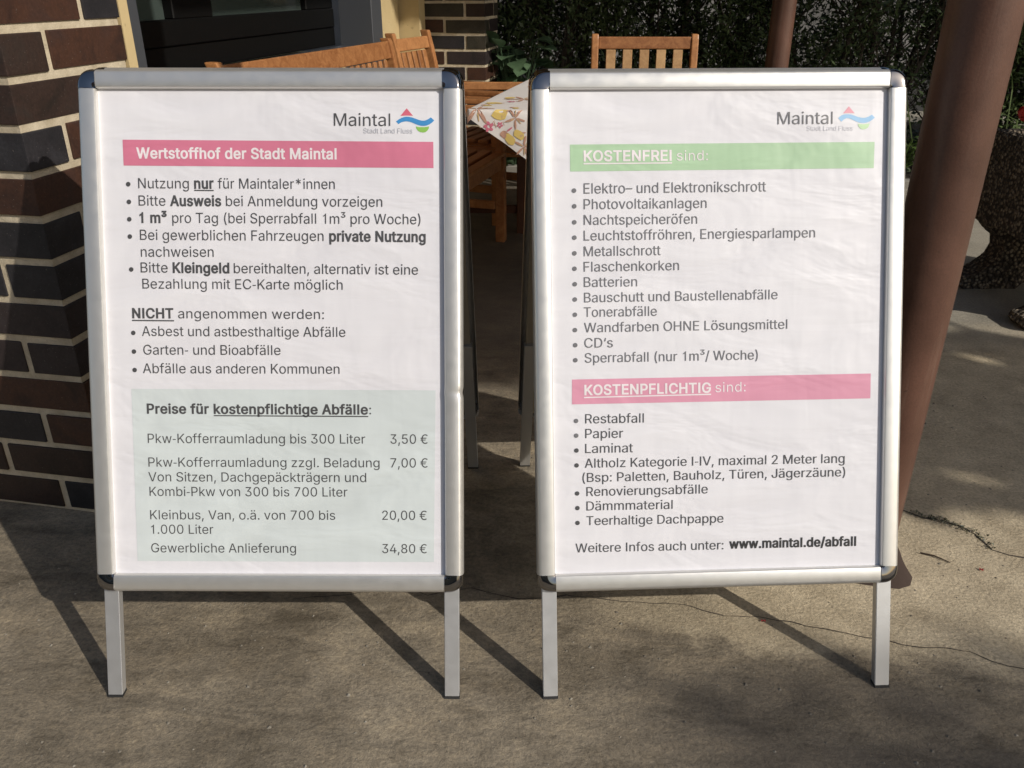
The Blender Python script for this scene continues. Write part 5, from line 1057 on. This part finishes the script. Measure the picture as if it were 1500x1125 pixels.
foot_prof = [(.00, .275), (.30, .275), (.60, .275), (.60, .23), (.50, .17), (.485, .10), (.53, .05), (.60, .02), (.60, 0), (.42, 0), (.36, .06), (.30, .09), (.24, .06), (.18, 0),
             (.0, 0), (-.045, .005), (-.060, .022), (-.052, .045), (-.02, .055), (.035, .085), (.075, .125), (.092, .165), (.080, .205), (.04, .235)]
for y0 in (-.13, -.60):
    vs = [Vector(q) for q in foot_prof]
    r = delaunay_2d_cdt(vs, [(i, (i+1) % len(vs)) for i in range(len(vs))], [], 1, 1e-6)
    n = len(r[0]); V = [(v[0], y0, v[1]) for v in r[0]]+[(v[0], y0+.11, v[1]) for v in r[0]]
    F = [tuple(f) for f in r[2]]+[tuple(i+n for i in reversed(f)) for f in r[2]]
    for a, b in r[1]:
        cnt = sum(1 for f in r[2] if a in f and b in f)
        if cnt == 1: F.append((a, b, b+n, a+n))
    me = bpy.data.meshes.new('foot'); me.from_pydata(V, [], F)
    bm = bmesh.new(); bm.from_mesh(me); bmesh.ops.recalc_face_normals(bm, faces=bm.faces)
    bmesh.ops.subdivide_edges(bm, edges=[e_ for e_ in bm.edges if e_.calc_length() > .05], cuts=2); bmesh.ops.triangulate(bm, faces=bm.faces)
    bmesh.ops.subdivide_edges(bm, edges=bm.edges, cuts=1); bm.normal_update()
    for v in bm.verts: v.co += v.normal*.004*noise.noise(v.co*60)
    for v in bm.verts: v.co.z = max(v.co.z, 0.0)
    bm.to_mesh(me); bm.free(); me.materials.append(M_AGG); link('foot', me, pl)
M_GERL = mat_leaf('geranium leaf', (0.035, 0.075, 0.02), (0.09, 0.15, 0.045), 12)
M_GERF = flat('geranium red', (0.62, 0.045, 0.035), .5)
gp = empty('geranium', (1.90, 3.42, ZT-.05), radians(1), label='red geranium growing in the stone planter at the right edge', cat='plant')
rnd = random.Random(21)
def round_leaf(acc, c, r, nrm, n=9):
    nrm = nrm.normalized(); a = nrm.orthogonal().normalized(); b = nrm.cross(a); vs = [c]
    for k in range(n):
        t = 2*pi*k/n; rr = r*(1+.12*cos(k*2.5)); vs.append(c+(a*cos(t)+b*sin(t))*rr+nrm*r*.22)
    acc.add(vs, [(0, k+1, (k+1) % n+1) for k in range(n)])
LA = Acc(); FA2 = Acc(); SA = Acc()
for i in range(70):
    x = rnd.uniform(.10, .56); y = rnd.uniform(-.60, -.06); z = .04+rnd.uniform(.02, .16)
    round_leaf(LA, Vector((x, y, z)), rnd.uniform(.02, .035), Vector((rnd.gauss(0, .5), rnd.gauss(0, .5)-.2, 1)))
    v, f = tube_data([(x*.8+.06, y*.85-.04, .0), (x, y, z)], [.0025, .002], 5); SA.add(v, f)
for fx, fy, fz in ((.055, -.10, .118), (.20, -.42, .20), (.38, -.25, .22), (.30, -.08, .18)):
    v, f = tube_data([(fx+.07, fy-.02, 0), (fx, fy, fz)], [.0025, .002], 5); SA.add(v, f)
    for k in range(46):
        d = Vector((rnd.gauss(0, 1), rnd.gauss(0, 1), rnd.gauss(0, 1))).normalized()
        round_leaf(FA2, Vector((fx, fy, fz))+d*rnd.uniform(.018, .030), rnd.uniform(.009, .013), d+Vector((rnd.gauss(0,.3), rnd.gauss(0,.3), rnd.gauss(0,.3))), 6)
LA.build('leaves', M_GERL, gp)['kind'] = 'stuff'; SA.build('stems', M_GERL, gp); FA2.build('flowers', M_GERF, gp)['kind'] = 'stuff'

# ------------------------------------------------------------------ hedge
M_HEDGE = mat_leaf('hedge leaf', (0.026, 0.042, 0.017), (0.085, 0.118, 0.046), 2.5, .18)
M_HEDGE2 = mat_leaf('hedge leaf lighter', (0.065, 0.10, 0.032), (0.17, 0.23, 0.085), 3.0, .2)
M_BARK = flat('hedge bark', (0.060, 0.047, 0.036), .9)
def leaf_cloud(acc, rnd, c, rad, n, size):
    for i in range(n):
        d = Vector((rnd.gauss(0, 1), rnd.gauss(0, 1), rnd.gauss(0, 1)))*.5
        p = Vector((c[0]+d.x*rad[0], c[1]+d.y*rad[1], c[2]+d.z*rad[2]))
        if p.z < .06: continue
        a = Vector((rnd.gauss(0, 1), rnd.gauss(0, 1), rnd.gauss(0, 1))).normalized(); b = a.orthogonal().normalized()
        s = size*rnd.uniform(.6, 1.3)
        acc.v += [p-a*s, p+b*s*.45, p+a*s, p-b*s*.45]; o = len(acc.v)-4; acc.f.append((o, o+1, o+2, o+3))
rnd = random.Random(5)
def shrub(x, y, label, dens, bush, pal):
    root = empty('hedge_shrub', (x, y, 0.03), label=label, cat='shrub', group='shrubs of the hedge behind the terrace')
    B = Acc(); Lf = Acc()
    for s in range(rnd.randint(4, 6)):
        bx, by = rnd.gauss(0, .10), rnd.gauss(0, .07); an = rnd.uniform(-.5, .5)
        top = (bx+an*1.1, by+rnd.gauss(0, .15), 2.3)
        pts = [(bx*.5, by*.5, -.03)]+[(bx+(top[0]-bx)*q+rnd.gauss(0, .02), by+(top[1]-by)*q, 2.3*q) for q in (.15, .3, .45, .6, .8, 1)]
        v, f = tube_data(pts, [.022, .018, .015, .012, .010, .007, .003], 7); B.add(v, f)
        for k in range(26):
            q = rnd.uniform(.03, .95); j = int(q*6); p0 = Vector(pts[j]).lerp(Vector(pts[j+1]), q*6-j)
            da = rnd.uniform(0, 6.283); le = rnd.uniform(.25, .55)
            d = Vector((cos(da)*.75, sin(da)*.5, rnd.uniform(.5, 1.1))).normalized()
            p1 = p0+d*le*.5+Vector((0, 0, .02)); p2 = p0+d*le+Vector((0, 0, .08))
            v, f = tube_data([p0, p1, p2], [.0055, .004, .0015], 4, False); B.add(v, f)
            for m_ in range(6):
                pp = p0.lerp(p2, rnd.uniform(.3, 1)); d2 = (d+Vector((rnd.gauss(0, .5), rnd.gauss(0, .5), rnd.gauss(0, .4)))).normalized()
                v, f = tube_data([pp, pp+d2*rnd.uniform(.08, .2)], [.0025, .001], 3, False); B.add(v, f)
                if rnd.random() < dens:
                    e_ = pp+d2*.12; leaf_cloud(Lf, rnd, e_, (.13, .11, .12), 20, .021)
    for i in range(bush):
        leaf_cloud(Lf, rnd, (rnd.gauss(0, .22), rnd.gauss(-.02, .16), rnd.uniform(.08, 2.3)), (.16, .14, .15), 40, .023)
    B.build('stems', M_BARK, root)
    o = Lf.build('foliage', pal, root); o['kind'] = 'stuff'
HB = Vector((0.15, 6.30, 0))
for i, (dens, bush, pal) in enumerate(((.8, 110, 0), (.6, 30, 0), (.9, 70, 0), (.55, 24, 0), (.9, 80, 0), (.9, 95, 0), (.45, 8, 0), (.45, 10, 0), (.9, 110, 1), (.9, 120, 1), (.9, 170, 1), (.9, 190, 0))):
    q = HB+Vector((-.30+i*.45, -.02*i-(.25 if i > 9 else 0)+rnd.uniform(-.08, .08), 0))
    names = ['dense dark hedge shrub just right of the far brick pier', 'thin twiggy hedge shrub above the gap between the boards', 'dark hedge shrub left of the armchair with pale slats',
             'see-through hedge shrub behind the left post of the far armchair', 'dark hedge shrub directly behind the far armchair back', 'dark stemmed hedge shrub just right of the far armchair',
             'bare twiggy hedge shrub left of the far round post', 'bare twiggy hedge shrub right of the far round post', 'leafy green hedge shrub right of the thin twiggy ones',
             'full green hedge shrub above the right board corner', 'green hedge shrub between the right board and the near round post', 'green hedge shrub behind the near round post and planter']
    shrub(q.x, q.y, names[i], dens, bush, M_HEDGE2 if pal else M_HEDGE)
for i in range(4):
    shrub(5.75+i*.62, 5.55-.25*i, ['leafy shrub at the right end of the hedge beyond the planter', 'second leafy shrub from the right end, beyond the picture edge', 'third leafy shrub beyond the picture edge', 'last leafy shrub of the hedge, beyond the picture edge'][i], .6, 60, M_HEDGE2)
# pale rendered wall of the neighbour seen through the hedge
nb = empty('neighbour_house', (4.4, 8.6, 0), radians(-3), label='pale rendered neighbouring house glimpsed through the hedge', cat='house')
tw = NT('pale render'); tw.set(color=tw.ramp(tw.noise(tw.coord(obj='geo'), 1.2, 3), [(0.35, (0.15, 0.145, 0.138)), (0.6, (0.26, 0.25, 0.24))]), rough=.95)
box('wall', (-6.5, 0, 0), (7.5, .3, 3.2), tw.m, nb)
box('plinth', (-6.5, -.03, 0), (7.5, -.001, .42), flat('dark plinth', (.05, .05, .05), .9), nb)
# leafy ground plants
def big_leaf_plant(loc, label, n, L, mat, rnd, spread=.12, h=.25, group=None, name='leafy_plant'):
    root = empty(name, loc, label=label, cat='plant', group=group)
    V = []; F = []; K = 6
    for k in range(K+1):
        q = k/K; w = .42*sin(pi*min(1, q*1.02+.02))**.8*(1-.25*q); z = .10*sin(q*pi)-.12*q*q
        V += [(-w, q, z+.07*w), (0, q, z-.03), (w, q, z+.07*w)]
        if k:
            a = 3*(k-1); b = 3*k; F += [(a, a+1, b+1, b), (a+1, a+2, b+2, b+1)]
    me = bpy.data.meshes.new('leaf'); me.from_pydata(V, [], F); me.materials.append(mat); me.polygons.foreach_set('use_smooth', [True]*len(me.polygons))
    st = Acc()
    for i in range(n):
        az = rnd.uniform(0, 6.283); r = rnd.uniform(0, spread); z = rnd.uniform(.05, h)
        p = Vector((cos(az)*r, sin(az)*r, z)); o = link('leaf', me, root)
        o.location = p; s = L*rnd.uniform(.7, 1.15); o.scale = (s, s, s)
        o.rotation_euler = (rnd.uniform(-.5, .6), rnd.uniform(-.3, .3), az-pi/2)
        v, f = tube_data([(cos(az)*r*.2, sin(az)*r*.2, 0), p*.6+Vector((0, 0, z*.1)), p], [.004, .003, .0025], 5); st.add(v, f)
    st.build('stem', mat, root); return root
M_BIG = mat_leaf('broad leaf', (0.08, 0.14, 0.075), (0.14, 0.22, 0.12), 8, .3)
M_LIME = mat_leaf('small green leaf', (0.05, 0.10, 0.02), (0.13, 0.20, 0.05), 8, .35)
rnd = random.Random(31)
big_leaf_plant((0.02, 5.72, 0.03), 'broad leaved green plant at the foot of the far brick pier', 120, .15, M_BIG, rnd, .24, .80)
big_leaf_plant((2.46, 5.42, 0.03), 'bright small leaved plant by the kerb between board and near post', 60, .055, M_LIME, rnd, .13, .24, 'small plants behind the kerb')
big_leaf_plant((2.93, 5.24, 0.03), 'bright small leaved plant behind the kerb beside the stone planter', 70, .06, M_LIME, rnd, .15, .26, 'small plants behind the kerb')
big_leaf_plant((3.3, 5.3, 0.03), 'small leaved plant behind the kerb, hidden partly by the planter', 50, .06, M_LIME, rnd, .14, .24, 'small plants behind the kerb')
big_leaf_plant((0.98, 5.75, 0.03), 'small light green plant below the hedge right of the far armchair', 26, .07, M_LIME, rnd, .06, .72)
# ivy and low ground cover under the hedge
GC_ = Acc(); rnd = random.Random(77)
for i in range(5200):
    x = rnd.uniform(-.1, 5.2); y = rnd.uniform(5.35, 6.9)-(x-2.5)*.19
    p = Vector((x, y, .035+abs(rnd.gauss(0, .10))*(1.3 if y > 5.9 else .6)))
    a = Vector((rnd.gauss(0, 1), rnd.gauss(0, 1), rnd.gauss(0, .5))).normalized(); b = a.orthogonal().normalized(); s = rnd.uniform(.012, .03)
    GC_.v += [p-a*s, p+b*s*.6, p+a*s, p-b*s*.6]; o = len(GC_.v)-4; GC_.f.append((o, o+1, o+2, o+3))
tag(GC_.build('ground_cover', M_HEDGE), kind='stuff')
# long grass blades left of the planter
GR = Acc()
for i in range(14):
    x = 3.0+rnd.gauss(0, .25); y = 5.6+rnd.gauss(0, .1); a = rnd.uniform(-.5, .5); L = rnd.uniform(.35, .8)
    p0 = Vector((x, y, .03)); p1 = p0+Vector((sin(a)*L*.5, rnd.gauss(0, .04), L*.7)); p2 = p0+Vector((sin(a)*L*1.2, rnd.gauss(0, .06), L*.85))
    w = Vector((.004, 0, 0)); GR.add([p0-w, p0+w, p1+w, p1-w, p2], [(0,1,2,3), (3,2,4)])
tag(GR.build('long_grass', M_HEDGE2), kind='stuff')

# ------------------------------------------------------------------ unseen trees shaped for their shade and an added house, right and behind
M_TREE = mat_leaf('tree leaf', (0.035, 0.07, 0.02), (0.08, 0.13, 0.04), 4, .3)
M_TBARK = flat('tree bark', (0.09, 0.07, 0.05), .95)
def shade_pts(rnd, n, inside, t0, t1, sc, thr, seed):
    """crown leaves placed sunward of the ground to be shaded, with gaps"""
    out = []
    while len(out) < n:
        g = inside(rnd)
        h = noise.noise(Vector((g.x*sc, g.y*sc, seed)))+.45*noise.noise(Vector((g.x*sc*3.1, g.y*sc*3.1, seed+5)))
        if h < thr: continue
        out.append(g+SUN_DIR*rnd.uniform(t0, t1))
    return out
def tree(loc, h, label, pts, size, rnd):
    root = empty('tree', loc, label=label, cat='tree', group='unseen garden trees shaped for their shade')
    o_ = Vector(loc); L = Acc(); B = Acc()
    c = sum(pts, Vector())/len(pts)-o_
    trunk = [(0, 0, -.1), (c.x*.1, c.y*.1, h*.3), (c.x*.35, c.y*.35, h*.6), (c.x*.7, c.y*.7, c.z*.92), tuple(c)]
    v, f = tube_data(trunk, [.13, .11, .085, .05, .03], 12); B.add(v, f)
    for p in rnd.sample(pts, 34):
        q = p-o_; k = rnd.choice([2, 3]); a = Vector(trunk[k]); m = a.lerp(q, .5)+Vector((0, 0, .15))
        v, f = tube_data([a, m, q], [.020, .011, .003], 6); B.add(v, f)
    for p in pts:
        q = p-o_; a = Vector((rnd.gauss(0, 1), rnd.gauss(0, 1), rnd.gauss(0, .8))).normalized(); b = a.orthogonal().normalized()
        b = (b*cos(1.3*rnd.random())+a.cross(b)*sin(1.3*rnd.random())).normalized(); s = size*rnd.uniform(.6, 1.3)
        L.v += [q-a*s, q+b*s*.62, q+a*s, q-b*s*.62]; o = len(L.v)-4; L.f.append((o, o+1, o+2, o+3))
    B.build('trunk', M_TBARK, root, True); L.build('crown', M_TREE, root)['kind'] = 'stuff'
rnd = random.Random(101)
def rB(r): return Vector((r.uniform(0.96, 2.4), 0, 0)) + Vector((0, r.uniform(1.62, 2.80), 0))
def rB2(r):
    while True:
        p = rB(r)
        if p.y > 1.62+.10*sin(p.x*7) and p.y < 2.82-.14*(p.x-1.4)+.06*sin(p.x*9): return p
def rD(r):
    while True:
        p = Vector((r.uniform(-.74, 0.98), r.uniform(2.40, 5.0), 0))
        if p.x < -.50 and p.y < 4.15: continue
        if p.y > 1.52+(.78-p.x)*.823+.14: return p
def rC(r):
    while True:
        x = r.uniform(.18, 2.4); y = r.uniform(.2, 1.30-.12*(x-.3)+.05*sin(x*9))
        if (x-.18)*1.4 > r.random()*.5 and 1.34-y > r.random()*.35 and (y > .45 or r.random() < .5): return Vector((x, y, 0))
ptsB = shade_pts(rnd, 4600, rB2, 4.6, 6.2, 2.2, -.46, 1.0)+shade_pts(rnd, 6400, rD, 4.8, 6.8, 2.2, -.40, 2.0)  # leaves set up the sun rays from the ground meant to be dark
tree((5.2, -0.6, 0), 2.6, 'unseen leafy garden tree right of the terrace, crown shaped to shade the ground', ptsB, .062, rnd)
ptsC = shade_pts(rnd, 560, rC, 9.5, 14, 2.4, -.40, 3.0)  # sparse crown laid out to dapple the right foreground
tree((8.6, -5.4, 0), 3.8, 'unseen thin garden tree behind the viewer, crown shaped to dapple the right foreground', ptsC, .065, rnd)
def rA(r):
    while True:
        x = r.uniform(-2.4, 4.8)
        if x < 1.0 or r.random() < .25: return Vector((x, r.uniform(6.42, 7.6), 0))
ptsA = [p for p in shade_pts(rnd, 9000, rA, 5.6, 7.6, 1.5, -.34, 4.0)]  # crown added to darken the hedge
tree((6.6, 3.3, 0), 3.2, 'unseen broad garden tree right of the hedge, added to shade it', ptsA, .085, rnd)
hb = empty('added_house', (-3.2, -8.5, 0), radians(4), label='plain rendered house with a tiled roof, added unseen behind the viewer to screen low sky', cat='house')  # added to keep low blue sky out of the metal reflections
M_HB = flat('ochre render', (0.36, 0.31, 0.23), .9)
box('wall', (-7, -.3, 0), (4.5, 0, 4.6), M_HB, hb)
box('plinth', (-7, 0.001, 0), (4.5, .04, .5), flat('grey plinth', (.18, .17, .16), .9), hb)
for x in (-5.6, -2.9, -.2, 2.3):
    w_ = box('window_frame', (x, .002, 1.1), (x+1.2, .05, 2.5), flat('white frame', (.75, .75, .73), .5), hb, .01)
    box('pane', (x+.09, .051, 1.2), (x+1.11, .056, 2.4), M_GLASS, hb)
rv = [(-7.4, .6, 4.45), (4.9, .6, 4.45), (4.9, -2.6, 6.6), (-7.4, -2.6, 6.6), (-7.4, .6, 4.6), (4.9, .6, 4.6), (4.9, -2.6, 6.75), (-7.4, -2.6, 6.75)]
mesh_obj('tiled_roof', rv, [(0,3,2,1), (4,5,6,7), (0,1,5,4), (1,2,6,5), (2,3,7,6), (3,0,4,7)], flat('roof tiles', (.16, .06, .04), .8), hb)
